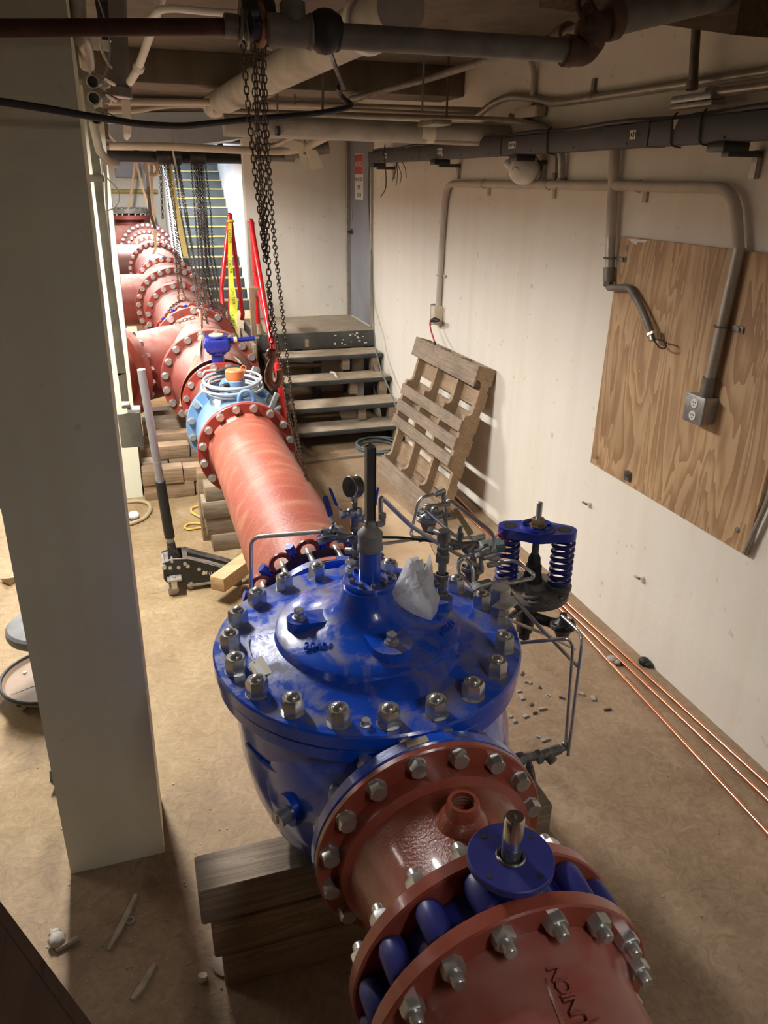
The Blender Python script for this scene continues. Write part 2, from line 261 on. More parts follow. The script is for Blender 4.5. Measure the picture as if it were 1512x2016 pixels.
# ---------------------------------------------------------------- mesh builder and object helpers
V = Vector
def basis(d):
    d = V(d).normalized(); q = d.to_track_quat('Z', 'Y'); m = q.to_matrix(); return m.col[0], m.col[1], m.col[2]
class MB:
    def __init__(s): s.v = []; s.f = []
    def add(s, vs, fs):
        b = len(s.v); s.v += [tuple(p) for p in vs]; s.f += [tuple(b + i for i in f) for f in fs]; return s
    def rings(s, rs, closed_ring=True, cap0=True, cap1=True, loop=False):
        n = len(rs[0]); b = len(s.v)
        for r in rs: s.v += [tuple(p) for p in r]
        k = len(rs)
        for i in range(k if loop else k - 1):
            a, c = b + i * n, b + ((i + 1) % k) * n
            for j in range(n if closed_ring else n - 1):
                j2 = (j + 1) % n; s.f.append((a + j, a + j2, c + j2, c + j))
        if not loop:
            if cap0: s.f.append(tuple(b + j for j in reversed(range(n))))
            if cap1: s.f.append(tuple(b + (k - 1) * n + j for j in range(n)))
        return s
    def lathe(s, prof, o=(0, 0, 0), d=(0, 0, 1), n=32, cap0=True, cap1=True, loop=False):
        x, y, z = basis(d); o = V(o); rs = []
        for t, r in prof:
            rs.append([o + z * t + (x * math.cos(2 * PI * j / n) + y * math.sin(2 * PI * j / n)) * max(r, 1e-4) for j in range(n)])
        return s.rings(rs, cap0=cap0, cap1=cap1, loop=loop)
    def cyl(s, a, b, r, r2=None, n=16, ch=0.0):
        a, b = V(a), V(b); L = (b - a).length; r2 = r if r2 is None else r2
        p = [(0, r), (L, r2)] if not ch else [(0, r - ch), (ch, r), (L - ch, r2), (L, r2 - ch)]
        return s.lathe(p, a, b - a, n)
    def hexa(s, o, d, af, h, ch=True):
        R = af / math.sqrt(3); x, y, z = basis(d); o = V(o); k = af / 2 * 0.97
        def ring(t, r, c=False):
            return [o + z * t + (x * math.cos(PI * j / 6) + y * math.sin(PI * j / 6)) * (min(r / math.cos(((j % 2) * PI / 6)) if False else (R if j % 2 == 0 else af / 2), r) if c else (R if j % 2 == 0 else af / 2)) for j in range(12)]
        rs = [ring(0, R), ring(h * 0.84, R)]
        if ch: rs.append(ring(h, k, True))
        else: rs[1] = ring(h, R)
        return s.rings(rs)
    def box(s, c, size, rot=None, ch=0.0):
        c = V(c); hx, hy, hz = size[0] / 2, size[1] / 2, size[2] / 2; ch = min(ch, hx * .45, hy * .45, hz * .45)
        def P(x, y, z):
            p = V((x, y, z)); return c + (rot @ p if rot is not None else p)
        if ch <= 0:
            vs = [P(x, y, z) for x in (-hx, hx) for y in (-hy, hy) for z in (-hz, hz)]
            return s.add(vs, [(0, 1, 3, 2), (4, 6, 7, 5), (0, 4, 5, 1), (2, 3, 7, 6), (0, 2, 6, 4), (1, 5, 7, 3)])
        def ring(z, k): return [P(*q, z) for q in ((-hx + k + ch, -hy + k), (hx - k - ch, -hy + k), (hx - k, -hy + k + ch), (hx - k, hy - k - ch), (hx - k - ch, hy - k), (-hx + k + ch, hy - k), (-hx + k, hy - k - ch), (-hx + k, -hy + k + ch))]
        return s.rings([ring(-hz, ch * .6), ring(-hz + ch, 0), ring(hz - ch, 0), ring(hz, ch * .6)])
    def span(s, lo, hi, ch=0.0):
        return s.box([(a + b) / 2 for a, b in zip(lo, hi)], [abs(b - a) for a, b in zip(lo, hi)], None, ch)
    def prism(s, poly, d):  # poly: 3-D points of one face, d: extrusion vector
        a = [V(p) for p in poly]; b = [p + V(d) for p in a]
        return s.rings([a, b])
    def tube(s, pts, r, n=8, fil=0.0, seg=5, cap=True, closed=False):
        pts = [V(p) for p in pts]
        if fil > 0 and len(pts) > 2:
            q = [pts[0]]
            for i in range(1, len(pts) - 1):
                a, b, c = pts[i - 1], pts[i], pts[i + 1]; u, w = (a - b), (c - b)
                t = min(fil, u.length * .45, w.length * .45); p0, p1 = b + u.normalized() * t, b + w.normalized() * t
                for k in range(seg + 1):
                    e = k / seg; q.append(p0 * (1 - e) ** 2 + b * 2 * e * (1 - e) + p1 * e * e)
            q.append(pts[-1]); pts = q
        out = [pts[0]]
        for p in pts[1:]:
            if (p - out[-1]).length > 1e-5: out.append(p)
        pts = out; k = len(pts); rs = []; nx = None
        for i, p in enumerate(pts):
            if closed: t = (pts[(i + 1) % k] - pts[i - 1]).normalized()
            else: t = (pts[min(i + 1, k - 1)] - pts[max(i - 1, 0)]).normalized()
            if nx is None:
                nx = t.orthogonal().normalized()
            else:
                nx = (nx - t * nx.dot(t)); nx = nx.normalized() if nx.length > 1e-6 else t.orthogonal().normalized()
            ny = t.cross(nx); rr = r[i] if isinstance(r, (list, tuple)) else r
            rs.append([p + (nx * math.cos(2 * PI * j / n) + ny * math.sin(2 * PI * j / n)) * rr for j in range(n)])
        return s.rings(rs, cap0=cap, cap1=cap, loop=closed)
    def torus(s, c, d, R, r, n=24, m=8):
        x, y, z = basis(d); c = V(c)
        return s.tube([c + (x * math.cos(2 * PI * i / n) + y * math.sin(2 * PI * i / n)) * R for i in range(n)], r, m, closed=True)
    def ball(s, c, r, n=16, sz=1.0, d=(0, 0, 1)):
        return s.lathe([(-r * sz * math.cos(PI * i / 8), r * math.sin(PI * i / 8)) for i in range(9)], c, d, n)
    def mesh(s, name, origin=(0, 0, 0), ang=35):
        o = V(origin); me = bpy.data.meshes.new(name)
        me.from_pydata([tuple(V(p) - o) for p in s.v], [], s.f)
        b = bmesh.new(); b.from_mesh(me); bmesh.ops.recalc_face_normals(b, faces=b.faces); b.to_mesh(me); b.free()
        me.polygons.foreach_set('use_smooth', [True] * len(me.polygons)); me.set_sharp_from_angle(angle=math.radians(ang)); me.update()
        return me
WO = {}  # world origin of every thing and part
def link(name, me, mat, parent=None, loc=(0, 0, 0), rot=None, scale=None):
    o = bpy.data.objects.new(name, me); C.objects.link(o)
    if me is not None and mat is not None and not me.materials: me.materials.append(MATS[mat])
    if parent is not None:
        o.parent = parent; o.location = V(loc) - WO[parent.name]
    else: o.location = loc
    if rot is not None: o.rotation_mode = 'QUATERNION'; o.rotation_quaternion = rot
    if scale is not None: o.scale = scale if hasattr(scale, '__len__') else (scale,) * 3
    WO[o.name] = V(loc); return o
def tag(o, label=None, cat=None, group=None, kind=None):
    for k, v in (('label', label), ('category', cat), ('group', group), ('kind', kind)):
        if v: o[k] = v
    return o
def thing(name, label, cat, loc, group=None):
    o = bpy.data.objects.new(name, None); C.objects.link(o); o.location = loc; o.empty_display_size = 0.05; WO[o.name] = V(loc)
    return tag(o, label, cat, group)
def part(name, mb, mat, parent, label=None, kind=None, ang=35):
    o = link(name, mb.mesh(name, WO[parent.name], ang), mat, parent, WO[parent.name]); return tag(o, label, kind=kind)
def solo(name, mb, mat, label, cat, group=None, kind=None, ang=35):
    lo = [min(p[i] for p in mb.v) for i in range(3)]; hi = [max(p[i] for p in mb.v) for i in range(3)]
    o_ = V(((lo[0] + hi[0]) / 2, (lo[1] + hi[1]) / 2, lo[2]))
    return tag(link(name, mb.mesh(name, o_, ang), mat, None, o_), label, cat, group, kind)
def struct(name, mb, mat, parent=None, ang=35):
    if parent is not None: return part(name, mb, mat, parent, ang=ang)
    o = link(name, mb.mesh(name, (0, 0, 0), ang), mat); o['kind'] = 'structure'; return o
def quat(d): return V(d).normalized().to_track_quat('Z', 'Y')
SH = {}
def shared(key, fn, mat):
    if key not in SH:
        me = fn().mesh(key); me.materials.append(MATS[mat]); SH[key] = me
    return SH[key]
def text(name, s, mat, parent, loc, right, up, size, depth=0.002, spacing=1.0, align='CENTER', world_parent=True):
    cu = bpy.data.curves.new(name, 'FONT'); cu.body = s; cu.size = size; cu.extrude = depth; cu.align_x = align; cu.align_y = 'CENTER'
    cu.space_character = spacing; cu.resolution_u = 2
    t = bpy.data.objects.new('tmp', cu); C.objects.link(t)
    me = bpy.data.meshes.new_from_object(t.evaluated_get(bpy.context.evaluated_depsgraph_get()))
    bpy.data.objects.remove(t, do_unlink=True)
    r = V(right).normalized(); u = V(up); u = (u - r * u.dot(r)).normalized(); nrm = r.cross(u)
    m = Matrix((r, u, nrm)).transposed()
    me.transform(m.to_4x4()); me.materials.clear(); me.materials.append(MATS[mat])
    return link(name, me, None, parent, loc)
def ax(y): return 0.562 if y < 4.5 else 0.562 - 0.0088 * (y - 4.5)
ZC = 0.83
def ylathe(mb, prof, n=56, cap0=True, cap1=True, loop=False):
    rs = [[(ax(y) + r * math.cos(2 * PI * j / n), y, ZC + r * math.sin(2 * PI * j / n)) for j in range(n)] for y, r in prof]
    return mb.rings(rs, cap0=cap0, cap1=cap1, loop=loop)
def hexhead_mesh(): return MB().lathe([(0, 0.024), (0.002, 0.024)], n=20).hexa((0, 0, 0.002), (0, 0, 1), 0.038, 0.024)
def nut_mesh(): return MB().hexa((0, 0, 0), (0, 0, 1), 0.041, 0.026).lathe([(0.02, 0.0135), (0.043, 0.0135), (0.047, 0.011)], n=14)
def bolts(parent, y, r, n, face=-1, kind='bolt', size=1.0, mat='zinc', phase=0.5, lo=-400, hi=400, name=None, jitter=True):
    me = shared(kind + '_' + mat, hexhead_mesh if kind == 'bolt' else nut_mesh, mat)
    for k in range(n):
        a = 2 * PI * (k + phase) / n; deg = math.degrees(a); deg = deg - 360 if deg > 180 else deg
        if not lo <= deg <= hi: continue
        q = quat((0, face, 0)) @ Quaternion((0, 0, 1), random.uniform(0, 1.05) if jitter else 0)
        link(name or kind, me, None, parent, (ax(y) + r * math.cos(a), y, ZC + r * math.sin(a)), q, size)
def chain_mb(pts, pitch=0.016, w=0.0055, r=0.0021, seg=8, m=4, mb=None):
    """real links strung along a polyline, each turned a quarter against the one before"""
    mb = mb or MB(); pts = [V(p) for p in pts]; d = [0]
    for a, b in zip(pts, pts[1:]): d.append(d[-1] + (b - a).length)
    k = int(d[-1] / pitch); i = 0; hl = pitch * 0.5 + r * 1.2
    for q in range(k):
        t = (q + .5) * pitch
        while i < len(pts) - 2 and d[i + 1] < t: i += 1
        e = (t - d[i]) / max(d[i + 1] - d[i], 1e-6); c = pts[i].lerp(pts[i + 1], e); T = (pts[i + 1] - pts[i]).normalized()
        ref = V((0.3, 1, 0.1)); X = T.cross(ref).normalized(); Y = T.cross(X)
        if q % 2: X, Y = Y, X
        rs = []
        for j in range(seg):
            a = 2 * PI * j / seg; ca, sa = math.cos(a), math.sin(a)
            p = c + T * (hl * (abs(sa) ** .7) * (1 if sa >= 0 else -1)) + X * (w * (abs(ca) ** .7) * (1 if ca >= 0 else -1))
            out = (T * sa + X * ca).normalized()
            rs.append([p + (out * math.cos(2 * PI * g / m) + Y * math.sin(2 * PI * g / m)) * r for g in range(m)])
        mb.rings(rs, loop=True)
    return mb
# ---------------------------------------------------------------- the setting
struct('floor', MB().span((-6.2, -3.2, -0.1), (2.61, 22.2, 0)), 'floor')
struct('wall_right', MB().span((2.41, -3.2, 0), (2.61, 7.92, 3.1)).span((2.41, 7.92, 2.78), (2.61, 8.89, 3.1)).span((2.41, 7.92, 0), (2.61, 8.89, 0.905)), 'cream_wall')
struct('wall_back', MB().span((1.27, 8.89, 0), (2.61, 9.05, 3.1)), 'cream_wall')
struct('wall_inner', MB().span((2.18, 9.05, 0), (2.4, 14.35, 5.2)).span((2.18, 15.6, 0), (2.4, 22.0, 5.2)).span((2.18, 14.35, 2.35), (2.4, 15.6, 5.2)), 'pale_blue_wall')
struct('wall_far', MB().span((-6.2, 22.0, 0), (2.61, 22.2, 5.2)), 'cream_wall')
struct('wall_left', MB().span((-6.2, -3.2, 0), (-6.0, 22.0, 3.1)), 'cream_wall')
struct('wall_rear', MB().span((-6.0, -3.4, 0), (2.61, -3.2, 3.1)), 'slab_concrete')
struct('ceiling', MB().span((-6.2, -3.4, 3.1), (2.61, 15.3, 3.3)).span((-6.2, 15.3, 3.1), (0.95, 22.2, 3.3)), 'slab_concrete')
struct('wall_stairwell', MB().span((0.8, 15.3, 3.1), (0.95, 22.0, 5.2)).span((0.95, 15.2, 3.3), (2.18, 15.3, 5.2)).span((0.8, 15.2, 5.2), (2.4, 22.2, 5.3)), 'pale_blue_wall')
struct('beam_cross', MB().span((-6, 5.7, 2.91), (2.41, 6.15, 3.1), 0.01), 'slab_concrete')
struct('beam_cross', MB().span((-6, 10.6, 2.78), (2.18, 11.0, 3.1), 0.01), 'slab_concrete')
struct('trim_1', MB().prism([(2.41, 3.46, 3.04), (2.41, 2.2, 2.76), (2.41, 2.2, 3.1), (2.41, 3.46, 3.1)], (-0.62, 0, 0)), 'soffit_wood')
cz = 3.1
struct('column', MB().rings([[(-.456, 2.29, 0), (-.122, 2.29, 0), (-.122, 2.57, 0), (-.456, 2.57, 0)], [(-.456 + .012 * cz, 2.29, cz), (-.122 + .0175 * cz, 2.29, cz), (-.122 + .0175 * cz, 2.57, cz), (-.456 + .012 * cz, 2.57, cz)]]), 'column_paint')
struct('column', MB().rings([[(-.45, 6.0, 0), (-.105, 6.0, 0), (-.105, 6.3, 0), (-.45, 6.3, 0)], [(-.43, 6.0, cz), (-.052, 6.0, cz), (-.052, 6.3, cz), (-.43, 6.3, cz)]]), 'column_paint')
d = struct('door_1', MB().span((2.425, 7.95, 0.915), (2.465, 8.86, 2.75), 0.004), 'door_grey')
part('door_frame', MB().span((2.38, 8.845, 0.905), (2.47, 8.885, 2.78), 0.004).span((2.38, 7.92, 0.905), (2.47, 7.945, 2.78), 0.004).span((2.38, 7.945, 2.75), (2.47, 8.845, 2.78), 0.004), 'galv', d)
part('door_handle', MB().lathe([(0, .03), (.008, .03)], (2.425, 8.79, 1.83), (-1, 0, 0), 14).cyl((2.42, 8.79, 1.83), (2.37, 8.79, 1.83), .01, n=10).tube([(2.372, 8.79, 1.83), (2.368, 8.70, 1.828)], .011, 8), 'black_paint', d)
part('latch_plate', MB().span((2.415, 8.76, 1.94), (2.426, 8.80, 2.06), .003), 'chrome', d)
sg = solo('warning_sign', MB().span((2.421, 8.33, 2.17), (2.425, 8.64, 2.62), .001), 'white', 'white and red warning sign fixed high on the grey door', 'sign')
part('red_panel', MB().span((2.418, 8.335, 2.42), (2.4215, 8.635, 2.61), .001), 'sign_red', sg)
for i, (s, z) in enumerate((('NO ACCESS', 2.37), ('THIS', 2.29), ('DOOR', 2.215))):
    text('lettering', s, 'ink', sg, (2.4205, 8.485, z), (0, -1, 0), (0, 0, 1), 0.052 if i == 0 else .06, 0.0006)
text('lettering', 'NOTICE', 'white', sg, (2.4175, 8.485, 2.515), (0, -1, 0), (0, 0, 1), 0.07, 0.0006)
d2 = struct('door_2', MB().span((2.22, 14.36, 0.0), (2.26, 15.59, 2.34), .004), 'white')
part('door_handle', MB().cyl((2.22, 14.5, 1.0), (2.16, 14.5, 1.0), .012, n=8).ball((2.16, 14.5, 1.0), .025, 8), 'chrome', d2)
# ---------------------------------------------------------------- strip lights that carry the lamps, plus a made-up housing round the fill light
for i, (x, y, z, L, w, col) in enumerate(LAMPS):
    where = ['nearest behind the concrete column', 'second one behind the concrete column', 'third one beyond the column, over the far pipes', 'over the far pipe end beside the stairs', 'over the open floor beside the first column', 'over the open floor beside the second column', 'above and behind the camera, added as fill light'][i]
    t = thing('strip_or_fill_light', 'hooded fluorescent strip light hanging ' + where, 'light', (x, y, z), 'hooded strip lights')
    h = MB(); y0, y1 = y - L / 2 - .05, y + L / 2 + .05
    h.prism([(x - .10, y0, z + .0), (x + .10, y0, z + .0), (x + .05, y0, z + .07), (x - .05, y0, z + .07)], (0, y1 - y0, 0))
    for sx in (-1, 1): h.prism([(x + sx * .10, y0, z + .02), (x + sx * .105, y0, z + .02), (x + sx * .125, y0, z - .032), (x + sx * .12, y0, z - .032)], (0, y1 - y0, 0))
    h.span((x - .12, y0 - .004, z - .04), (x + .12, y0, z + .02)).span((x - .12, y1, z - .03), (x + .12, y1 + .004, z + .02))
    part('hood', h, 'white', t)
    for sx in (-1, 1): part('lamp_tube', MB().cyl((x + sx * .05, y - L / 2, z - .022), (x + sx * .05, y + L / 2, z - .022), .008, n=8), 'tube_glow', t)
    for sy in (y - .4, y + .4): part('hanger_rod', MB().cyl((x, sy, z + .06), (x, sy, 3.1), .005, n=6), 'galv_dark', t)
# ---------------------------------------------------------------- pipes and conduits under the slab
def pipe_thing(name, label, cat, pts, r, mat, fil=0.0, n=14, group=None, seg=6):
    return solo(name, MB().tube(pts, r, n, fil, seg), mat, label, cat, group)
# rusty sprinkler main crossing in front of the column
t = thing('sprinkler_pipe', 'rusty and grey pipe crossing under the ceiling in front of the column', 'pipe', (0.235, 2.200, 2.692))
part('rusty_length', MB().tube([(-0.75, 2.2, 2.645), (-0.221, 2.200, 2.662), (0.322, 2.200, 2.696)], .0185, 14), 'rust_pipe', t, 'dark rusty thinner length')
part('grey_length', MB().tube([(0.397, 2.200, 2.698), (0.553, 2.200, 2.690), (1.240, 2.200, 2.692)], .030, 18), 'grey_pipe', t)
part('pipe_tee', MB().tube([(0.394, 2.200, 2.694), (0.516, 2.200, 2.695)], .037, 18).cyl((0.459, 2.200, 2.707), (0.457, 2.200, 2.755), .032, n=16).cyl((0.456, 2.200, 2.748), (0.456, 2.200, 2.782), .026, n=16), 'grey_pipe', t)
for a, b, r in (((0.285, 2.200, 2.697), (0.322, 2.200, 2.696), .027), ((0.322, 2.200, 2.697), (0.330, 2.200, 2.696), .04), ((0.334, 2.200, 2.695), (0.339, 2.200, 2.696), .04), ((0.495, 2.200, 2.694), (0.504, 2.200, 2.694), .042), ((0.516, 2.200, 2.695), (0.529, 2.200, 2.696), .038)):
    part('pipe_collar', MB().cyl(a, b, r, n=18, ch=.003), 'galv_dark', t)
part('pipe_elbow', MB().tube([(1.227, 2.200, 2.692), (1.289, 2.200, 2.688), (1.326, 2.220, 2.724)], .036, 16, .05).cyl((1.227, 2.200, 2.692), (1.250, 2.200, 2.691), .041, n=16), 'rust', t)
bv = part('shutoff_valve', MB().ball((0.539, 2.200, 2.698), .052, 14).cyl((0.516, 2.200, 2.697), (0.577, 2.200, 2.696), .043, n=14, ch=.004).cyl((0.537, 2.200, 2.714), (0.535, 2.200, 2.735), .024, n=12).cyl((0.542, 2.200, 2.684), (0.544, 2.200, 2.670), .022, .012, n=10), 'black_rubber', t)
# gate valve and thick pipe rising toward the near ceiling
t = thing('thick_overhead_pipe', 'thick dusty grey pipe with gate valve rising to the ceiling above the wireway', 'pipe', (1.438, 2.200, 2.795))
part('barrel', MB().tube([(1.351, 2.200, 2.773), (1.714, 2.250, 2.862), (2.047, 2.300, 2.945)], .046, 20), 'grey_pipe', t)
part('coupling', MB().cyl((1.346, 2.200, 2.771), (1.383, 2.200, 2.780), .055, n=20, ch=.004), 'rust', t)
part('valve_body', MB().tube([(1.281, 2.200, 2.704), (1.318, 2.200, 2.738), (1.356, 2.200, 2.769)], .036, 14).ball((1.307, 2.200, 2.742), .05, 14).cyl((1.295, 2.200, 2.744), (1.281, 2.200, 2.791), .022, n=12), 'rust', t)
part('valve_wheel', MB().torus((1.284, 2.200, 2.791), (0.3, -.8, .35), .036, .007, 18, 6).cyl((1.281, 2.200, 2.786), (1.268, 2.170, 2.794), .012, n=8).box((1.284, 2.200, 2.791), (.07, .008, .010)), 'rust_pipe', t)
# galvanised pipe running back from the valve along the wall
pipe_thing('galvanised_pipe', 'long grey galvanised pipe slanting from the gate valve back under the slab', 'pipe', [(1.459, 2.500, 2.807), (1.772, 3.236, 2.900), (1.74, 4.6, 2.89), (1.609, 5.848, 2.880)], .019, 'galv_dark')
part('pipe_collar', MB().cyl((1.772, 3.236, 2.900), (1.651, 2.950, 2.868), .036, n=14, ch=.003), 'rust', bpy.data.objects['galvanised_pipe'])
# insulated pipes
t = thing('insulated_pipe', 'fat pale insulated pipe running back under the slab behind the chain hoist', 'pipe', (.76, 4.2, 2.80))
part('barrel', MB().tube([(.665, 5.9, 2.81), (.86, 2.55, 2.83)], .078, 24), 'insulation', t)
part('joint_band', MB().cyl((.756, 4.36, 2.8145), (.759, 4.3, 2.8149), .0805, n=24), 'insulation', t)
part('end_cap', MB().cyl((.843, 2.85, 2.828), (.846, 2.79, 2.829), .092, n=24, ch=.006), 'white', t)
t = thing('insulated_pipe', 'grey insulated pipe crossing below the far beam in two taped lengths', 'pipe', (1.651, 4.950, 2.644))
part('barrel', MB().tube([(0.605, 4.950, 2.640), (1.844, 4.950, 2.630)], .060, 20), 'insulation', t)
part('barrel', MB().tube([(1.817, 4.950, 2.640), (2.414, 4.950, 2.638)], .053, 20), 'insulation', t)
part('tape_band', MB().cyl((1.803, 4.950, 2.637), (1.891, 4.950, 2.634), .064, n=20), 'paper', t)
part('lower_pipe', MB().tube([(0.837, 4.950, 2.604), (2.357, 4.950, 2.581)], .020, 12), 'cream_pipe', t)
pipe_thing('cream_pipe', 'cream painted pipe crossing under the beam behind the chains, topmost of two', 'pipe', [(-0.015, 5.600, 2.787), (0.824, 5.600, 2.811), (1.792, 5.600, 2.814), (2.361, 5.280, 2.792)], .021, 'cream_pipe')
pipe_thing('cream_pipe', 'thin cream pipe dipping below the pipe behind the chains', 'pipe', [(-0.023, 5.700, 2.741), (0.131, 5.700, 2.746), (0.352, 5.750, 2.792), (0.852, 5.800, 2.809), (2.357, 5.250, 2.760)], .016, 'cream_pipe', .15)
pipe_thing('steel_conduit', 'grey conduit crossing from the chains and bending down behind the wireway', 'conduit', [(0.625, 5.600, 2.755), (1.519, 5.400, 2.744), (2.123, 5.300, 2.738), (2.340, 4.721, 2.698), (2.360, 4.336, 2.640), (2.370, 4.179, 2.510), (2.380, 4.175, 2.375)], .021, 'galv', .22)
pipe_thing('steel_conduit', 'shorter grey conduit stub ending below the wireway', 'conduit', [(2.360, 4.836, 2.734), (2.385, 4.458, 2.663), (2.385, 4.274, 2.539), (2.390, 4.261, 2.402)], .016, 'galv', .2)
for p, r in (((2.380, 4.176, 2.380), .027), ((2.390, 4.262, 2.407), .021)):
    solo('conduit_coupling', MB().cyl(p, V(p) - V((0, 0, .055)), r, n=14, ch=.002), 'galv_dark', 'dark coupling on the end of the %s conduit below the wireway' % ('longer' if r > .025 else 'shorter'), 'coupling')
t = thing('wall_conduit', 'grey conduit with an offset bend high on the cream wall', 'conduit', (2.380, 3.919, 2.771))
part('run', MB().tube([(2.320, 5.250, 2.759), (2.360, 5.123, 2.820), (2.385, 4.942, 2.849), (2.385, 4.631, 2.818), (2.385, 4.377, 2.767), (2.385, 4.127, 2.762), (2.385, 2.714, 2.747), (2.385, 1.2, 2.74)], .022, 14, .16), 'galv', t)
part('strap', MB().cyl((2.385, 3.946, 2.766), (2.385, 3.917, 2.766), .025, n=14).box((2.400, 3.969, 2.806), (.012, .03, .09)), 'galv_dark', t)
t = thing('elbow_conduit', 'grey elbow box with vertical and horizontal conduit hung beside the cream wall', 'conduit', (2.300, 2.997, 2.684))
part('vertical_conduit', MB().cyl((2.300, 3.033, 2.728), (2.300, 3.075, 2.984), .019, n=14).cyl((2.300, 3.036, 2.713), (2.300, 3.041, 2.743), .025, n=12), 'galv_dark', t)
part('box', MB().span((2.335, 3.121, 2.665), (2.265, 2.864, 2.693), .006), 'fitting_grey', t)
part('cover', MB().span((2.334, 3.119, 2.661), (2.266, 2.858, 2.643), .002), 'galv', t)
part('hub', MB().cyl((2.300, 2.924, 2.689), (2.300, 2.876, 2.690), .026, .02, n=12), 'fitting_grey', t)
part('horizontal_conduit', MB().tube([(2.300, 2.888, 2.689), (2.300, 2.604, 2.686), (2.3, 1.2, 2.655)], .0165, 12), 'galv', t)
pipe_thing('cream_conduit', 'cream painted conduit bending down the wall corner under the slab', 'conduit', [(2.300, 4.667, 3.038), (2.360, 4.641, 3.027), (2.385, 4.612, 2.953), (2.385, 4.608, 2.795), (2.385, 4.613, 2.755)], .017, 'cream_pipe', .12)
solo('conduit_end_box', MB().span((2.400, 4.725, 2.706), (2.330, 4.449, 2.765), .01), 'cream_pipe', 'small cream box on the wall where the bent cream conduit ends', 'box')
# thin hanger rods
RODP = [((1.694, 4.600, 3.186), (1.688, 4.600, 2.713)), ((1.838, 4.600, 3.224), (1.839, 4.600, 2.692)), ((1.215, 5.000, 3.058), (1.201, 5.000, 2.716)), ((0.919, 4.900, 2.893), (0.907, 4.900, 2.630)), ((1.139, 5.500, 2.864), (1.140, 5.500, 2.803))]
PAPER = [[(1.569, 8.000, 2.722), (1.741, 8.000, 2.682), (1.718, 8.000, 2.593), (1.541, 8.000, 2.643)], [(1.740, 8.000, 2.638), (1.850, 8.000, 2.623), (1.937, 8.000, 2.471), (1.794, 8.000, 2.442)], [(1.678, 8.000, 2.601), (1.758, 8.000, 2.576), (1.765, 8.000, 2.487), (1.704, 8.000, 2.477)]]
for i, lab in enumerate(['thin dark hanger rod nearer the chains, dropping to the conduit', 'thin dark hanger rod nearer the wall, dropping to a strut', 'grey hanger rod dropping through the crossing cable', 'short dark rod above the small black clamp', 'very short dark rod between beam and cream pipe']):
    solo('hanger_rod', MB().cyl(RODP[i][0], RODP[i][1], .006 if i != 2 else .008, n=6), 'galv_dark' if i != 1 else 'rust', lab, 'rod', 'hanger rods')
solo('strut_clamp', MB().span((1.750, 4.842, 2.655), (1.870, 4.590, 2.682), .004), 'galv', 'short grey strut hanging from the rod beside the wall', 'bracket')
solo('pipe_clamp', MB().span((0.893, 4.920, 2.588), (0.917, 4.860, 2.638), .004), 'black_paint', 'small black clamp hanging on a rod below the insulated pipe', 'clamp')
# duct, trolley beam
t = thing('air_duct', 'large blue grey sheet metal duct above the far pipes', 'duct', (0.587, 8.600, 2.642))
part('casing', MB().prism([(-0.031, 8.600, 2.927), (1.209, 8.600, 2.976), (1.235, 8.600, 2.739), (0.587, 8.600, 2.642), (0.041, 8.600, 2.649), (-0.053, 8.600, 2.753)], (0, .9, 0)), 'duct_grey', t)
part('seam', MB().span((0.552, 8.590, 2.637), (0.599, 8.580, 2.786)), 'duct_grey', t)
t = thing('trolley_beam', 'black steel beam carrying the far chain hoists over the pipes', 'beam', (0.707, 10.500, 2.606))
part('web', MB().span((-0.149, 10.480, 2.536), (1.511, 10.600, 2.658), .006), 'black_paint', t)
part('flange', MB().span((0.400, 10.400, 2.549), (1.518, 10.680, 2.590), .004), 'black_paint', t)
part('hanger', MB().span((0.2, 10.5, 2.62), (0.26, 10.58, 2.8)).span((1.2, 10.5, 2.62), (1.26, 10.58, 2.8)), 'black_paint', t)
pipe_thing('cream_pipe', 'cream pink pipe crossing right below the blue grey duct', 'pipe', [(-0.056, 8.300, 2.628), (0.473, 8.300, 2.639), (1.195, 8.300, 2.618), (1.598, 8.300, 2.613), (1.761, 8.100, 2.642), (1.821, 7.400, 2.720)], .035, 'cream_pipe', .25)
pipe_thing('steel_conduit', 'grey conduit bending up in front of the cream pink pipe end', 'conduit', [(1.346, 8.000, 2.648), (1.469, 8.000, 2.663), (1.567, 7.400, 2.738)], .022, 'galv', .15)
solo('pipe_stub', MB().cyl((1.654, 8.600, 2.603), (2.106, 8.500, 2.671), .06, n=18, ch=.003).cyl((1.858, 8.550, 2.634), V((1.858, 8.550, 2.634)) * 1 + V((0, 0, .5)), .006, n=6), 'grey_pipe', 'short grey pipe stub ending behind the hanging paper tags', 'pipe')
solo('pipe_stub', MB().cyl((1.369, 8.800, 2.569), (1.800, 8.800, 2.567), .033, n=16, ch=.003).cyl((1.395, 8.800, 2.565), V((1.395, 8.800, 2.565)) + V((0, 0, .55)), .006, n=6), 'grey_pipe', 'thin dark pipe stub below the other stub behind the chains', 'pipe')
for i, lab in enumerate(['cream masking paper wrapped on the bent pipe', 'cream paper flap hanging below the bent pipe', 'narrow cream paper strip beside the larger hanging flap']):
    P_ = PAPER[i]; solo('masking_paper', MB().prism(P_, (0.01, .012, 0.004)), 'paper', lab, 'paper', 'masking paper scraps')
t = thing('paper_tag', 'long cream paper tag hanging over the cream pipes beside the column', 'tag', (0.095, 5.400, 2.776))
part('upper_strip', MB().prism([(0.064, 5.570, 2.799), (0.118, 5.570, 2.801), (0.114, 5.570, 2.689), (0.062, 5.570, 2.687)], (0, .012, 0)), 'paper', t)
part('lower_strip', MB().prism([(0.060, 5.570, 2.693), (0.117, 5.570, 2.694), (0.100, 5.570, 2.597), (0.073, 5.570, 2.570), (0.056, 5.570, 2.584)], (0, .006, 0)), 'paper', t)
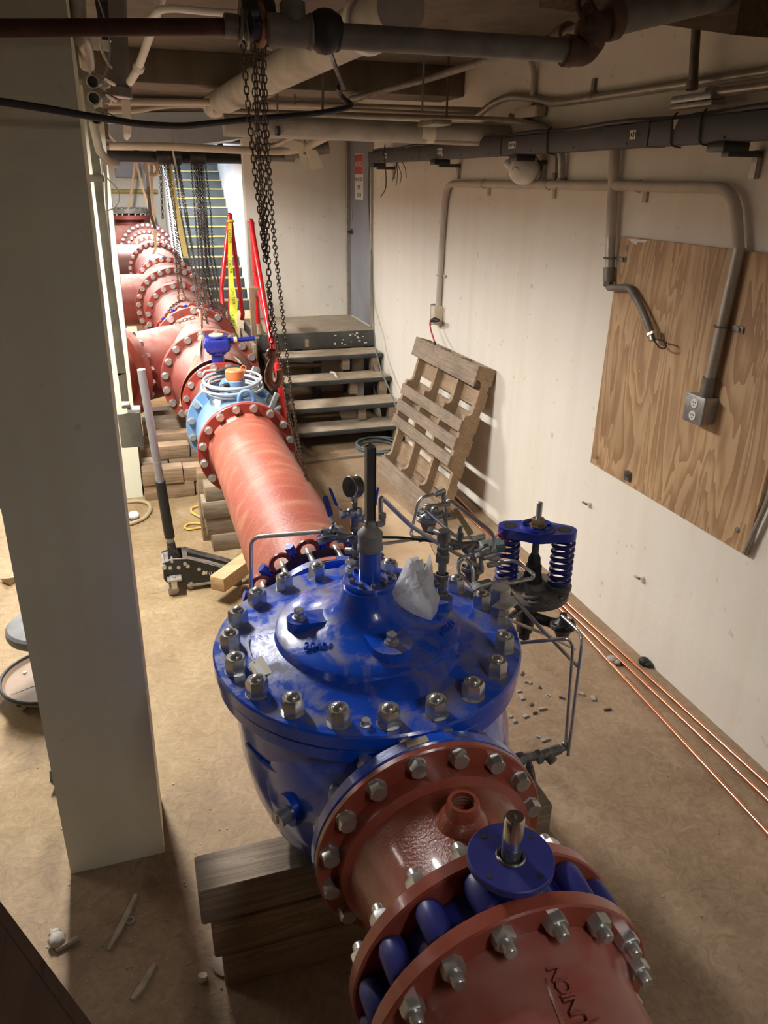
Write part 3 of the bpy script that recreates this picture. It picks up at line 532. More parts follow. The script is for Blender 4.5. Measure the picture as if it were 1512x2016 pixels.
# soil pipe, white conduit, black cable
t = thing('soil_pipe', 'dark grey vertical drain pipe with a collar near the column', 'pipe', (0.045, 4.200, 2.701))
part('barrel', MB().cyl((0.045, 4.200, 2.738), V((0.080, 4.200, 3.024)) + V((0, 0, .12)), .047, n=20), 'dark_pvc', t)
part('collar', MB().cyl((0.042, 4.200, 2.697), (0.046, 4.200, 2.742), .058, n=20, ch=.004), 'dark_pvc', t)
t = thing('white_conduit', 'white slanting conduit between drain pipe and chain hoist', 'conduit', (0.124, 3.900, 2.775))
part('run', MB().tube([(0.254, 3.600, 3.039), (0.194, 3.700, 2.908), (0.133, 4.000, 2.796), (0.093, 4.100, 2.751)], .017, 12), 'white', t)
part('coupling', MB().cyl((0.140, 3.980, 2.807), (0.130, 4.000, 2.788), .024, n=12, ch=.002), 'white', t)
pipe_thing('white_conduit', 'white bent conduit running level behind the chain hoist', 'conduit', [(0.181, 3.700, 2.933), (0.224, 3.600, 2.957), (0.283, 3.600, 2.964), (0.429, 3.600, 2.960), (0.549, 3.600, 2.962)], .014, 'white', .06)
pipe_thing('black_cable', 'thick black cable drooping across from the column to the hanging hook', 'cable', [(-0.276, 2.100, 2.509), (-0.235, 2.100, 2.506), (-0.145, 2.150, 2.499), (-0.048, 2.200, 2.488), (0.072, 2.300, 2.480), (0.182, 2.400, 2.484), (0.306, 2.500, 2.504), (0.433, 2.550, 2.522), (0.568, 2.600, 2.537), (0.678, 2.650, 2.556), (0.734, 2.680, 2.570), (0.746, 2.700, 2.580), (0.726, 2.700, 2.590), (0.695, 2.660, 2.604), (0.680, 2.600, 2.616)], .0085, 'black_rubber', .05, 10)
solo('hanging_hook', MB().tube([(0.549, 2.220, 2.677), (0.609, 2.400, 2.663), (0.654, 2.500, 2.635), (0.682, 2.550, 2.610), (0.676, 2.560, 2.615)], .0075, 8, .02), 'black_paint', 'black hooked rod hanging from the black valve and holding the cable', 'hook')
solo('rope_loop', MB().tube([(1.226, 5.000, 2.698), (1.238, 5.000, 2.649), (1.224, 5.000, 2.600), (1.208, 5.000, 2.588), (1.196, 5.000, 2.635), (1.198, 5.000, 2.697)], .011, 8, .05), 'black_rubber', 'dark rope loop hanging round the bent pipe end', 'rope')
# ---------------------------------------------------------------- the pipeline, nearest piece first
def flange_prof(y0, y1, ro, ri):  # ring as closed profile
    c = .004
    return [(y0, ri), (y0, ro - c), (y0 + c, ro), (y1 - c, ro), (y1, ro - c), (y1, ri)]
def flange(parent, y0, y1, ro, ri, mat, label=None, name='flange'):
    return part(name, ylathe(MB(), flange_prof(y0, y1, ro, ri), 64, loop=True), mat, parent, label)
# cast fitting with raised lettering, running under the camera
t = thing('cast_pipe', 'dark red cast pipe with raised lettering, nearest the camera', 'pipe', (ax(.4), .2, .6))
part('barrel', ylathe(MB(), [(.858, .245), (.835, .245), (.815, .236), (.785, .229), (.70, .2255), (.2, .228), (-.4, .232), (-1.4, .236)], 72, cap0=False, cap1=False), 'red_union', t)
flange(t, .855, .892, .2985, .19, 'red_flange')
bolts(t, .857, .27, 16, -1, 'stud_nut', 1.0, 'zinc', name='nut')
def on_pipe(y, deg, r):
    a = math.radians(deg); return V((ax(y) + r * math.cos(a), y, ZC + r * math.sin(a)))
for ch, y_ in zip('UNION', (.694, .717, .735, .752, .776)):
    text('raised_letter', ch, 'red_union', t, on_pipe(y_, 84.5, .2265), (0, 1, 0), (-math.sin(math.radians(84)), 0, math.cos(math.radians(84))), .041, .007)
fr = MB().tube([on_pipe(y, d_, .227) for y, d_ in ((.775, 90), (.74, 91.5), (.69, 93), (.681, 92), (.681, 88), (.683, 80), (.687, 76))], .0045, 6, .01)
part('raised_frame', fr, 'red_union', t)
# near butterfly valve with bare shaft
t = thing('butterfly_valve', 'blue butterfly valve with bare steel shaft between the two nearest red flanges', 'valve', (ax(.95), .945, .54))
part('body', ylathe(MB(), [(.895, .2), (.895, .238), (.91, .243), (.965, .243), (.98, .238), (.98, .2)], 56, loop=True), 'blue_plain', t)
def lug(): return MB().lathe([(0, .023), (.006, .027), (.05, .029), (.070, .029), (.082, .024), (.086, .014)], (0, 0, 0), (0, 1, 0), 16).box((0, .042, -.02), (.05, .076, .04), None, .008)
lm = shared('lug', lug, 'blue_matt')
for k in range(16):
    a = 2 * PI * (k + .5) / 16
    link('lug', lm, None, t, (ax(.93) + .268 * math.cos(a), .895, ZC + .268 * math.sin(a)), Quaternion((0, 1, 0), PI / 2 - a))
X0 = .558
part('neck', MB().lathe([(0, .05), (.06, .047), (.10, .047), (.115, .06)], (X0, .938, 1.055), (0, 0, 1), 24).span((X0 - .055, .905, 1.04), (X0 + .055, .975, 1.10), .01), 'blue_matt', t)
disc = MB(); zt, rh = 1.192, .082
disc.lathe([(-.016, .0), (-.016, rh - .002), (-.014, rh), (-.002, rh), (0, rh - .002), (0, .021)], (X0, .930, zt), (0, 0, 1), 48, cap1=False)
dp = part('mounting_disc', disc, 'blue_matt', t)
for k in range(4):
    a = math.radians(28 + 90 * k); c_ = V((X0 + .065 * math.cos(a), .930 + .065 * math.sin(a), zt))
    part('bolt_hole', MB().lathe([(0, .0058), (.0006, .0058)], c_, (0, 0, 1), 14), 'ink', dp)
part('seal_ring', MB().torus((X0, .930, zt + .001), (0, 0, 1), .0255, .003, 28, 6), 'chrome', dp)
part('shaft', MB().lathe([(-.03, .018), (.028, .018), (.0285, .0195), (.092, .0195), (.097, .0165), (.097, .005), (.088, .004)], (X0, .930, zt), (0, 0, 1), 28), 'chrome', t)
part('shaft_collar', MB().lathe([(-.01, .0186), (.026, .0186)], (X0, .930, zt), (0, 0, 1), 28), 'fitting', t, 'dark lower band of the shaft')
# short spool between the butterfly valve and the control valve
t = thing('pipe_spool', 'short glossy dark red spool with a threaded boss, beside the blue control valve', 'pipe', (ax(1.16), 1.16, .54))
part('barrel', ylathe(MB(), [(1.02, .236), (1.045, .230), (1.06, .2235), (1.25, .2235), (1.268, .231), (1.30, .241), (1.314, .241)], 72, cap0=False, cap1=False), 'red_spool', t)
part('hub_band', ylathe(MB(), [(1.255, .222), (1.268, .247), (1.314, .247)], 64, cap0=False, cap1=False), 'red_flange', t)
flange(t, .983, 1.018, .2985, .19, 'red_flange'); flange(t, 1.312, 1.3345, .2985, .19, 'red_flange')
bolts(t, 1.018, .27, 16, 1, 'stud_nut', 1.0, 'zinc', name='nut'); bolts(t, 1.312, .27, 16, -1, 'bolt', 1.03, 'steel_nut')
part('boss', MB().lathe([(0, .058), (.018, .050), (.03, .039), (.052, .037), (.060, .034), (.060, .026), (.02, .024), (.018, .0)], on_pipe(1.163, 89, .217), (0, 0, 1), 36, cap0=False, cap1=False), 'red_spool', t)
part('thread', MB().lathe([(0, .0252), (.004, .0235), (.008, .0252), (.012, .0235), (.016, .0252), (.020, .0235), (.024, .0252)], on_pipe(1.163, 89, .243), (0, 0, 1), 30, cap0=False, cap1=False), 'bronze_rust', t)
# coupling adapter behind the control valve
t = thing('coupling_gland', 'dark red gland ring with steel studs and blue wedge screws behind the control valve', 'coupling', (ax(2.48), 2.48, .55))
part('gland_ring', ylathe(MB(), flange_prof(2.465, 2.50, .275, .226), 64, loop=True), 'far_dark_flange', t)
def ear(): return MB().tube([(.037 * math.cos(a), 0, .037 * math.sin(a)) for a in [math.radians(-30 + 240 * i / 12) for i in range(13)]], .010, 8)
em = shared('gland_ear', ear, 'red_bright')
for k in range(16):
    a = 2 * PI * (k + .5) / 16; cx_, cz_ = math.cos(a), math.sin(a)
    ea = link('gland_ear', em, None, t, (ax(2.48) + .278 * cx_, 2.478, ZC + .278 * cz_), Quaternion((0, 1, 0), PI / 2 - a))
    s_ = shared('stud', lambda: MB().cyl((0, 0, 0), (0, 0, .14), .0115, n=12), 'zinc')
    link('stud', s_, None, t, (ax(2.4) + .27 * cx_, 2.355, ZC + .27 * cz_), quat((0, 1, 0)))
    a2 = 2 * PI * k / 16; w_ = shared('wedge_screw', lambda: MB().lathe([(0, .012), (.03, .011), (.034, .020)], n=14).hexa((0, 0, .034), (0, 0, 1), .042, .03), 'blue_plain')
    link('wedge_screw', w_, None, t, (ax(2.48) + .268 * math.cos(a2), 2.478, ZC + .268 * math.sin(a2)), quat((math.cos(a2), 0, math.sin(a2))), .86)
# long red pipe
t = thing('long_pipe', 'long salmon red pipe running from the control valve to the light blue meter', 'pipe', (ax(3.4), 3.4, .6))
part('barrel', ylathe(MB(), [(2.40, .221), (3.0, .221), (4.44, .221), (4.452, .232), (4.472, .236)], 88, cap0=False, cap1=False), 'red_long', t)
flange(t, 4.468, 4.505, .2985, .20, 'red_bright')
bolts(t, 4.468, .27, 16, -1, 'bolt', 1.05, 'zinc')
for s, deg in (('250', 108), ('AB1', 150), ('16', 66), ('D28', 30), ('C25', 172)):
    a = math.radians(deg); text('cast_mark', s, 'red_bright', t, (ax(4.47) + .272 * math.cos(a), 4.4672, ZC + .272 * math.sin(a)), (math.sin(a), 0, -math.cos(a)), (math.cos(a), 0, math.sin(a)), .03, .002)
# magnetic flow meter
t = thing('flow_meter', 'light blue flow meter with orange capped terminal head behind the long red pipe', 'meter', (ax(4.8), 4.8, .53))
part('body', ylathe(MB(), [(4.505, .22), (4.56, .235), (4.60, .262), (4.66, .268), (4.90, .268), (4.95, .262), (4.99, .235), (5.05, .22)], 64, cap0=False, cap1=False), 'meter_blue', t)
flange(t, 4.507, 4.54, .293, .2, 'meter_blue'); flange(t, 5.02, 5.055, .318, .2, 'meter_blue')
bolts(t, 5.02, .288, 16, -1, 'bolt', 1.05, 'zinc')
for deg in (140, 40, 112, 68):
    a = math.radians(deg); part('gusset', MB().prism([on_pipe(5.02, deg, .25), on_pipe(5.02, deg, .315), on_pipe(4.94, deg, .265)], V((-math.sin(a), 0, math.cos(a))) * .012), 'meter_blue', t)
hx = ax(4.75)
nk = part('terminal_neck', MB().lathe([(0, .055), (.06, .05), (.075, .062), (.115, .062), (.12, .055)], (hx - .01, 4.77, 1.085), (0, 0, 1), 28).cyl((hx - .01, 4.73, 1.11), (hx - .01, 4.655, 1.11), .022, n=14).box((hx - .07, 4.77, 1.175), (.05, .05, .04), None, .008), 'meter_blue', t)
part('terminal_cap', MB().lathe([(0, .055), (.004, .058), (.055, .058), (.062, .052), (.062, .015), (.055, .0)], (hx - .01, 4.77, 1.205), (0, 0, 1), 32), 'orange', nk, 'orange cap')
part('cap_tether', MB().torus((hx + .045, 4.75, 1.275), (0.3, 1, 0), .016, .004, 18, 6), 'orange', nk)
for yy, zz, xx in ((4.60, 1.085, .03), (4.93, 1.085, -.04)):
    part('lifting_loop', MB().tube([(hx + xx - .045, yy, zz - .01), (hx + xx - .045, yy, zz + .05), (hx + xx - .02, yy, zz + .085), (hx + xx + .02, yy, zz + .085), (hx + xx + .045, yy, zz + .05), (hx + xx + .045, yy, zz - .01)], .012, 10, .03), 'meter_blue', t)
part('clamp_bracket', MB().box((0.759, 4.600, 1.092), (.03, .03, .11), Matrix.Rotation(.45, 3, 'Y'), .003).cyl((0.761, 4.590, 1.043), (0.799, 4.600, 1.057), .012, n=10), 'zinc', t)
part('clamp_bracket', MB().box((0.699, 5.050, 1.160), (.035, .03, .11), Matrix.Rotation(.45, 3, 'Y'), .003), 'zinc', t)
cc = MB()
for i in range(7):
    R_ = .155 + .012 * (i % 4); z_ = 1.125 + .011 * i; ox = (i * 37 % 5 - 2) * .006
    cc.torus((hx - .02 + ox, 4.82 + .01 * (i % 3), z_), (.04 * (i % 3 - 1), -.10 + .03 * (i % 2), 1), R_, .0085, 36, 6)
solo('signal_cable', cc, 'cable_grey', 'coil of pale grey signal cable lying round the orange capped head', 'cable')
solo('cable_tail', MB().tube([(0.452, 4.980, 1.207), (0.502, 4.950, 1.228), (0.607, 4.950, 1.241)], [.007, .013, .014], 8), 'black_rubber', 'black sleeved cable end lying on top of the grey coil', 'cable')
solo('cable_tail', MB().tube([(0.365, 4.950, 1.203), (0.388, 4.980, 1.221), (0.455, 5.000, 1.219)], .006, 8), 'white', 'thin white wire end looping off the grey coil', 'cable')
solo('cable_plug', MB().tube([(0.438, 4.720, 1.155), (0.471, 4.720, 1.172), (0.511, 4.740, 1.181)], [.012, .02, .016], 10), 'black_rubber', 'black cable plug lying inside the grey coil', 'plug')
# short red pipe, wafer valve, reducer
t = thing('short_pipe', 'short red flanged pipe between the meter and the thin geared valve', 'pipe', (ax(5.3), 5.3, .54))
part('barrel', ylathe(MB(), [(5.09, .218), (5.56, .218), (5.59, .236), (5.62, .24)], 64, cap0=False, cap1=False), 'red_dusty', t)
flange(t, 5.057, 5.092, .2985, .2, 'red_bright'); flange(t, 5.61, 5.648, .2985, .2, 'red_bright')
part('hub_band', ylathe(MB(), [(5.58, .22), (5.60, .246), (5.612, .246)], 56, cap0=False, cap1=False), 'red_bright', t)
bolts(t, 5.61, .27, 16, -1, 'bolt', 1.05, 'zinc')
t = thing('wafer_valve', 'thin black wafer valve with blue gear operator on top of it', 'valve', (ax(5.7), 5.7, .56))
part('body', ylathe(MB(), flange_prof(5.652, 5.75, .268, .2), 56, loop=True), 'black_rubber', t)
gy = 5.72; gx = ax(5.72) - .005
part('operator_neck', MB().lathe([(0, .05), (.10, .046), (.105, .065), (.125, .065)], (gx, gy, 1.07), (0, 0, 1), 24), 'gearbox_blue', t)
gb = part('gearbox', MB().span((gx - .088, gy - .08, 1.195), (gx + .088, gy + .09, 1.30), .018).span((gx - .10, gy - .06, 1.225), (gx + .10, gy + .07, 1.265), .012).lathe([(0, .085), (.012, .082)], (gx, gy, 1.298), (0, 0, 1), 28), 'gearbox_blue', t)
part('indicator_plate', MB().lathe([(0, .055), (.008, .052)], (gx, gy, 1.309), (0, 0, 1), 28), 'gear_top', gb)
part('input_shaft', MB().cyl((gx + .09, gy + .03, 1.262), (gx + .155, gy + .03, 1.264), .021, n=14).cyl((gx + .15, gy + .03, 1.264), (gx + .28, gy + .03, 1.268), .0165, n=12), 'gearbox_blue', t)
part('shaft_tip', MB().cyl((gx + .28, gy + .03, 1.268), (gx + .315, gy + .03, 1.269), .011, n=12), 'zinc', t)
part('shaft_collar', MB().cyl((gx + .125, gy + .03, 1.263), (gx + .15, gy + .03, 1.264), .0225, n=14), 'gear_top', t)
t = thing('pipe_reducer', 'dusty red reducer widening from the thin valve to the branch fitting', 'pipe', (ax(6.0), 6.0, .45))
part('barrel', ylathe(MB(), [(5.755, .2985), (5.785, .2985), (5.787, .24), (5.82, .225), (5.9, .235), (6.05, .275), (6.2, .315), (6.30, .33), (6.345, .335), (6.36, .345)], 72, cap0=False, cap1=False), 'red_dusty', t)
flange(t, 6.355, 6.40, .4065, .31, 'red_far')
bolts(t, 6.355, .3745, 20, -1, 'bolt', 1.3, 'zinc')
# first branch fitting
def branch(parent, c, d, L, r, rf, mat, nb, flg=True):
    d = V(d).normalized(); c = V(c); e = c + d * L
    part('branch_barrel', MB().lathe([(0, r * 1.0), (L * .45, r * 1.03), (L * .6, r), (L - .03, r), (L - .005, r + .02)], c, d, 48, cap0=False, cap1=False), mat, parent)
    if not flg: return
    part('branch_flange', MB().lathe([(0, r * .9), (0, rf - .004), (.004, rf), (.036, rf), (.04, rf - .004), (.04, r * .9)], e, d, 56, loop=True), mat, parent)
    x, y, z = basis(d); me = shared('bolt_zinc', hexhead_mesh, 'zinc')
    for k in range(nb):
        a = 2 * PI * (k + .5) / nb; u = x * math.cos(a) + y * math.sin(a)
        link('bolt', me, None, parent, e + u * (rf * .92) - d * .0, quat(-d), 1.3)
        link('bolt', me, None, parent, e + u * (rf * .92) + d * .041, quat(d), 1.3)
t = thing('branch_fitting', 'dusty red lateral fitting with flanged branch, just beyond the reducer', 'pipe', (ax(7), 7.0, .42))
part('barrel', ylathe(MB(), [(6.40, .33), (6.445, .33), (6.47, .322), (7.55, .322), (7.59, .332), (7.62, .335)], 72, cap0=False, cap1=False), 'red_dusty', t)
flange(t, 6.40, 6.445, .4065, .3, 'red_far'); flange(t, 7.62, 7.66, .4065, .3, 'red_far')
branch(t, (ax(7.5), 7.42, ZC), (-.80, -.60, 0), .86, .300, .392, 'red_dusty', 20)
bolts(t, 7.62, .3745, 10, -1, 'bolt', 1.4, 'zinc')
part('branch_stub', MB().lathe([(0, .2), (0, .392), (.04, .392), (.041, .30), (.5, .30)], V((ax(7.5), 7.42, ZC)) + V((-.8, -.6, 0)) * .902, (-.8, -.6, 0), 48), 'red_far', t)
for k in range(5):
    a = 2 * PI * (.1 + .085 * k + .04); part('cast_plug', MB().cyl((ax(7.62) + .372 * math.cos(a), 7.621, ZC + .372 * math.sin(a)), (ax(7.62) + .372 * math.cos(a), 7.612, ZC + .372 * math.sin(a)), .022, n=14), 'red_dusty', t)
# gland behind, plain pipe, 24 inch flange
t = thing('far_coupling', 'red coupling ring with small blue screws in the middle of the pipe run', 'coupling', (ax(7.8), 7.8, .45))
part('gland_ring', ylathe(MB(), flange_prof(7.78, 7.82, .37, .325), 60, loop=True), 'red_bright', t)
for k in range(20):
    a = 2 * PI * (k + .5) / 20
    link('wedge_screw', shared('wedge_screw', None, 'blue_plain'), None, t, (ax(7.8) + .36 * math.cos(a), 7.8, ZC + .36 * math.sin(a)), quat((math.cos(a), 0, math.sin(a))), .8)
    a = 2 * PI * k / 20; link('gland_ear', shared('gland_ear', None, 'red_bright'), None, t, (ax(7.8) + .372 * math.cos(a), 7.8, ZC + .372 * math.sin(a)), Quaternion((0, 1, 0), PI / 2 - a), 1.1)
t = thing('middle_pipe', 'pinkish red pipe carrying the wrapped chain in the middle of the run', 'pipe', (ax(8.7), 8.7, .5))
part('barrel', ylathe(MB(), [(7.70, .322), (9.50, .322), (9.54, .332), (9.58, .338)], 72, cap0=False, cap1=False), 'red_dusty', t)
flange(t, 9.575, 9.62, .4065, .3, 'red_bright'); bolts(t, 9.575, .3745, 20, -1, 'bolt', 1.35, 'zinc')
t = thing('far_reducer', 'red reducer with cast lettering between two large bolted flanges', 'pipe', (ax(10), 10.0, .4))
part('barrel', ylathe(MB(), [(9.665, .335), (9.72, .328), (10.0, .35), (10.25, .39), (10.36, .405), (10.44, .42)], 72, cap0=False, cap1=False), 'red_dusty', t)
flange(t, 9.62, 9.665, .4065, .3, 'red_far'); flange(t, 10.43, 10.48, .4925, .38, 'red_bright')
bolts(t, 10.43, .457, 28, -1, 'bolt', 1.4, 'zinc')
for k, ch in enumerate('A-24X30'):
    deg = 106 - 6.3 * k; a = math.radians(deg); text('cast_letter', ch, 'red_far', t, on_pipe(10.1, deg, .364), (math.sin(a), 0, -math.cos(a)), (0, 1, .3), .085, .004)
t = thing('branch_fitting', 'red fitting with plain pale branch beyond the lettered reducer', 'pipe', (ax(11.2), 11.2, .36))
part('barrel', ylathe(MB(), [(10.53, .42), (10.56, .40), (11.85, .40), (11.9, .42), (11.95, .42)], 72, cap0=False, cap1=False), 'red_dusty', t)
flange(t, 10.48, 10.53, .4925, .38, 'red_far'); flange(t, 11.95, 12.0, .4925, .38, 'red_bright')
bolts(t, 11.95, .457, 28, -1, 'bolt', 1.4, 'zinc')
branch(t, (ax(11.2), 11.25, ZC), (-1, -.06, 0), 1.5, .33, .4065, 'red_dusty', 20, flg=False)
t = thing('far_pipe', 'pale dusty pipe with small screws beyond the plain branch', 'pipe', (ax(13.5), 13.5, .4))
part('barrel', ylathe(MB(), [(12.0, .40), (14.85, .40), (14.9, .42), (14.95, .42)], 72, cap0=False, cap1=False), 'red_dusty', t)
part('gland_ring', ylathe(MB(), flange_prof(12.12, 12.16, .45, .40), 60, loop=True), 'red_bright', t)
for k in range(28):
    a = 2 * PI * k / 28; link('wedge_screw', shared('wedge_screw', None, 'blue_plain'), None, t, (ax(12.15) + .43 * math.cos(a), 12.14, ZC + .43 * math.sin(a)), quat((math.cos(a), 0, math.sin(a))), .9)
flange(t, 14.95, 15.0, .4925, .38, 'red_bright'); bolts(t, 14.95, .4645, 28, -1, 'bolt', 1.4, 'zinc')
t = thing('branch_fitting', 'dark red fitting with darker branch, farthest branch of the run', 'pipe', (ax(16), 16.0, .36))
part('barrel', ylathe(MB(), [(15.05, .42), (15.1, .40), (17.1, .37), (17.25, .37)], 64, cap0=False, cap1=False), 'red_far', t)
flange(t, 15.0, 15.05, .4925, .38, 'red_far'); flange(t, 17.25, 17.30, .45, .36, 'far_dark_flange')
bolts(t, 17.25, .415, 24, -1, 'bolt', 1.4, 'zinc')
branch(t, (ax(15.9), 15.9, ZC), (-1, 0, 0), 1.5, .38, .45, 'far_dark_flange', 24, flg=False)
t = thing('end_elbow', 'largest pink red elbow turning away at the far end of the run', 'pipe', (ax(19.3), 19.3, .3))
part('barrel', ylathe(MB(), [(17.3, .37), (18.5, .42)], 56, cap0=False, cap1=False), 'red_dusty', t)
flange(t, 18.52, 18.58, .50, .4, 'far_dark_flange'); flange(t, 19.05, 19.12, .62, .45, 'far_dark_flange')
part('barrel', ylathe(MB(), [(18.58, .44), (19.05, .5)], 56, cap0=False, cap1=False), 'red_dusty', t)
bolts(t, 18.52, .464, 28, -1, 'bolt', 1.4, 'zinc'); bolts(t, 19.05, .573, 32, -1, 'bolt', 1.5, 'zinc')
part('elbow_barrel', MB().tube([(ax(19.2), 19.1, ZC), (ax(19.6), 19.6, ZC), (-.1, 20.1, ZC), (-2.0, 20.1, ZC)], .52, 40, .7, 8), 'red_dusty', t)
t = thing('riser_flange', 'bolted flange with grey cover plate sticking up behind the far elbow', 'pipe', (.1, 20.9, 1.2))
part('riser', MB().cyl((.12, 20.9, .0), (.12, 20.9, 1.45), .36, n=32), 'red_far', t)
part('flange', MB().cyl((.12, 20.9, 1.45), (.12, 20.9, 1.55), .52, n=40, ch=.005), 'red_far', t)
part('cover_plate', MB().cyl((.12, 20.9, 1.60), (.12, 20.9, 1.70), .52, n=40, ch=.005), 'grey_pipe', t)
for k in range(20):
    a = 2 * PI * k / 20; link('stud', shared('stud', None, 'zinc'), None, t, (.12 + .47 * math.cos(a), 20.9 + .47 * math.sin(a), 1.45), None, (2, 2, 1.9))
# ---------------------------------------------------------------- the blue control valve
CX, CY, ZT = 0.547, 1.835, 1.122
t = CV = thing('control_valve', 'large blue dusty control valve with a round bolted cover', 'valve', (CX, CY, .42))
b = MB().lathe([(.42, .12), (.43, .2), (.47, .27), (.55, .325), (.66, .362), (.80, .388), (.95, .398), (1.03, .402)], (CX, CY, 0), (0, 0, 1), 72, cap1=False)
ylathe(b, [(1.36, .236), (1.42, .245), (1.50, .30), (1.62, .36), (1.8, .36)], 56, cap0=False, cap1=False)
ylathe(b, [(1.85, .36), (2.05, .36), (2.18, .30), (2.26, .245), (2.33, .236)], 56, cap0=False, cap1=False)
part('body', b, 'blue_enamel', t)
part('body_flange', MB().lathe([(1.032, .36), (1.032, .436), (1.038, .441), (1.07, .441), (1.075, .437), (1.075, .36)], (CX, CY, 0), (0, 0, 1), 96, loop=True), 'blue_enamel', t)
part('cover', MB().lathe([(1.077, .30), (1.077, .443), (1.083, .448), (ZT - .006, .448), (ZT, .443), (ZT + .003, .36), (ZT + .010, .325), (ZT + .020, .280), (ZT + .022, .273), (ZT + .044, .268), (ZT + .050, .260), (ZT + .062, .20), (ZT + .079, .145), (ZT + .102, .108), (ZT + .132, .086), (ZT + .165, .077), (ZT + .172, .074), (ZT + .172, .03)], (CX, CY, 0), (0, 0, 1), 96, cap1=False), 'blue_enamel', t)
fl_ = part('inlet_flange', ylathe(MB(), flange_prof(1.3355, 1.372, .2985, .19), 72, loop=True), 'blue_enamel', t)
part('outlet_flange', ylathe(MB(), flange_prof(2.318, 2.362, .2985, .19), 72, loop=True), 'blue_enamel', t)
bolts(t, 1.373, .27, 16, 1, 'stud_nut', 1.0, 'zinc', name='nut')
a = math.radians(97); part('name_plate', MB().box(on_pipe(1.352, 97, .299), (.055, .022, .002), Matrix.Rotation(math.radians(7), 3, 'Y').transposed()), 'label_plate', fl_)
part('name_plate', MB().box(on_pipe(2.34, 92, .299), (.055, .022, .002)), 'label_red', t, 'small red name plate')
def capnut(): return MB().lathe([(0, .032), (.002, .033)], n=20).hexa((0, 0, .002), (0, 0, 1), .052, .044).lathe([(.04, .0170), (.049, .0170), (.052, .0155), (.057, .007), (.058, .0)], n=20, cap1=False)
cm = shared('cover_nut', capnut, 'steel_nut')
for k in range(20):
    a = 2 * PI * (k + .5) / 20
    link('cover_nut', cm, None, t, (CX + .397 * math.cos(a), CY + .397 * math.sin(a), ZT), Quaternion((0, 0, 1), random.uniform(0, 1)))
def plug(): return MB().lathe([(0, .021), (.005, .020), (.006, .016), (.012, .015)], n=20).box((0, 0, .021), (.022, .022, .02), None, .002)
pm = shared('square_plug', plug, 'steel_nut')
for deg, r, wd in ((-86, .182, .058), (176, .200, .036), (85, .26, .042), (3, .225, .042)):
    a = math.radians(deg); u = V((math.cos(a), math.sin(a), 0)); n_ = V((-u.y, u.x, 0)); c_ = V((CX, CY, 1.210)) + u * r
    poly = [c_ - u * .14 - n_ * wd] + [c_ + (u * math.cos(q) + n_ * math.sin(q)) * wd for q in [math.radians(-90 + 15 * i) for i in range(13)]] + [c_ - u * .14 + n_ * wd]
    bs = part('boss', MB().prism(poly, (0, 0, -.085)), 'blue_enamel', t, ang=40)
    if deg != 3: link('square_plug', pm, None, bs, c_ + V((0, 0, .0)), Quaternion((0, 0, 1), .35))
part('cover_screw', MB().lathe([(0, .015), (.003, .015)], (0.428, 1.452, 1.122), (0, 0, 1), 16).hexa(V((0.428, 1.452, 1.122)) + V((0, 0, .003)), (0, 0, 1), .021, .014), 'zinc', t)
def dome(px): return V(px)
SL = V((0, 1, .42))
for nm, p, s_, sz in (('DI', (0.444, 1.795, 1.192), 'DI', .030), ('20426', (0.375, 1.725, 1.180), '20426', .031)):
    text('cast_letter', s_, 'blue_letter', t, V(p) + V((0, 0, .007)), (.95, -.33 if nm != 'DI' else -.15, .0), SL, sz, .004, 1.05)
text('cast_letter', '388 M', 'blue_enamel', t, V((0.748, 1.718, 1.177)) + V((0, 0, .006)), (.75, .65, 0), (-.5, .6, .4), .029, .003, 1.05)
text('cast_letter', 'H', 'blue_letter', t, V((0.447, 1.687, 1.178)) + V((0, 0, .006)), (1, -.1, 0), SL, .018, .004)
part('cast_ring', MB().tube([V((0.447, 1.690, 1.176)) + V((.0165 * math.cos(q), .0135 * math.sin(q), .006 + .005 * math.sin(q))) for q in [2 * PI * i / 20 for i in range(20)]], .003, 6, closed=True), 'blue_letter', t)
# stem housing on the cover
SX, SY = 0.556, 1.845
part('stem_flange', MB().lathe([(1.272, .05), (1.272, .074), (1.277, .078), (1.304, .078), (1.309, .074), (1.309, .03)], (SX, SY, 0), (0, 0, 1), 48, loop=True), 'blue_enamel', t)
sm = shared('cap_screw', lambda: MB().lathe([(0, .0075), (.010, .0075), (.012, .006), (.012, .003)], n=14), 'fitting')
for k in range(10):
    a = 2 * PI * k / 10 + .2
    link('cap_screw', sm, None, t, (SX + .058 * math.cos(a), SY + .058 * math.sin(a), 1.309))
part('stem_tube', MB().lathe([(1.30, .0315), (1.395, .0315), (1.398, .0285)], (SX, SY, 0), (0, 0, 1), 32), 'blue_enamel', t)
part('oil_cup', MB().lathe([(1.397, .033), (1.402, .0365), (1.412, .0365), (1.416, .034), (1.442, .034), (1.448, .0365), (1.453, .035), (1.462, .027), (1.472, .017), (1.488, .016), (1.490, .013)], (SX, SY, 0), (0, 0, 1), 32), 'grey_cup', t)
ch = MB()
for sx in (-1, 1): ch.span((SX + sx * .013, SY - .012, 1.485), (SX + sx * .0105, SY + .012, 1.705), .001)
ch.span((SX - .013, SY + .009, 1.485), (SX + .013, SY + .012, 1.705), .001).span((SX - .0108, SY - .0085, 1.485), (SX + .0108, SY + .009, 1.702))
part('indicator_channel', ch, 'tray_grey', t)
part('channel_pin', MB().cyl((SX, SY, 1.70), (SX, SY, 1.716), .006, n=10).cyl((SX, SY, 1.485), (SX, SY, 1.495), .011, n=14), 'fitting', t)
part('drain_plug', MB().cyl((0.234, 1.520, 0.829), V((0.234, 1.520, 0.829)) + V((-.03, -.02, 0)), .022, n=14).box(V((0.229, 1.520, 0.834)) + V((-.02, -.015, 0)), (.02, .02, .02), None, .002), 'zinc', t)
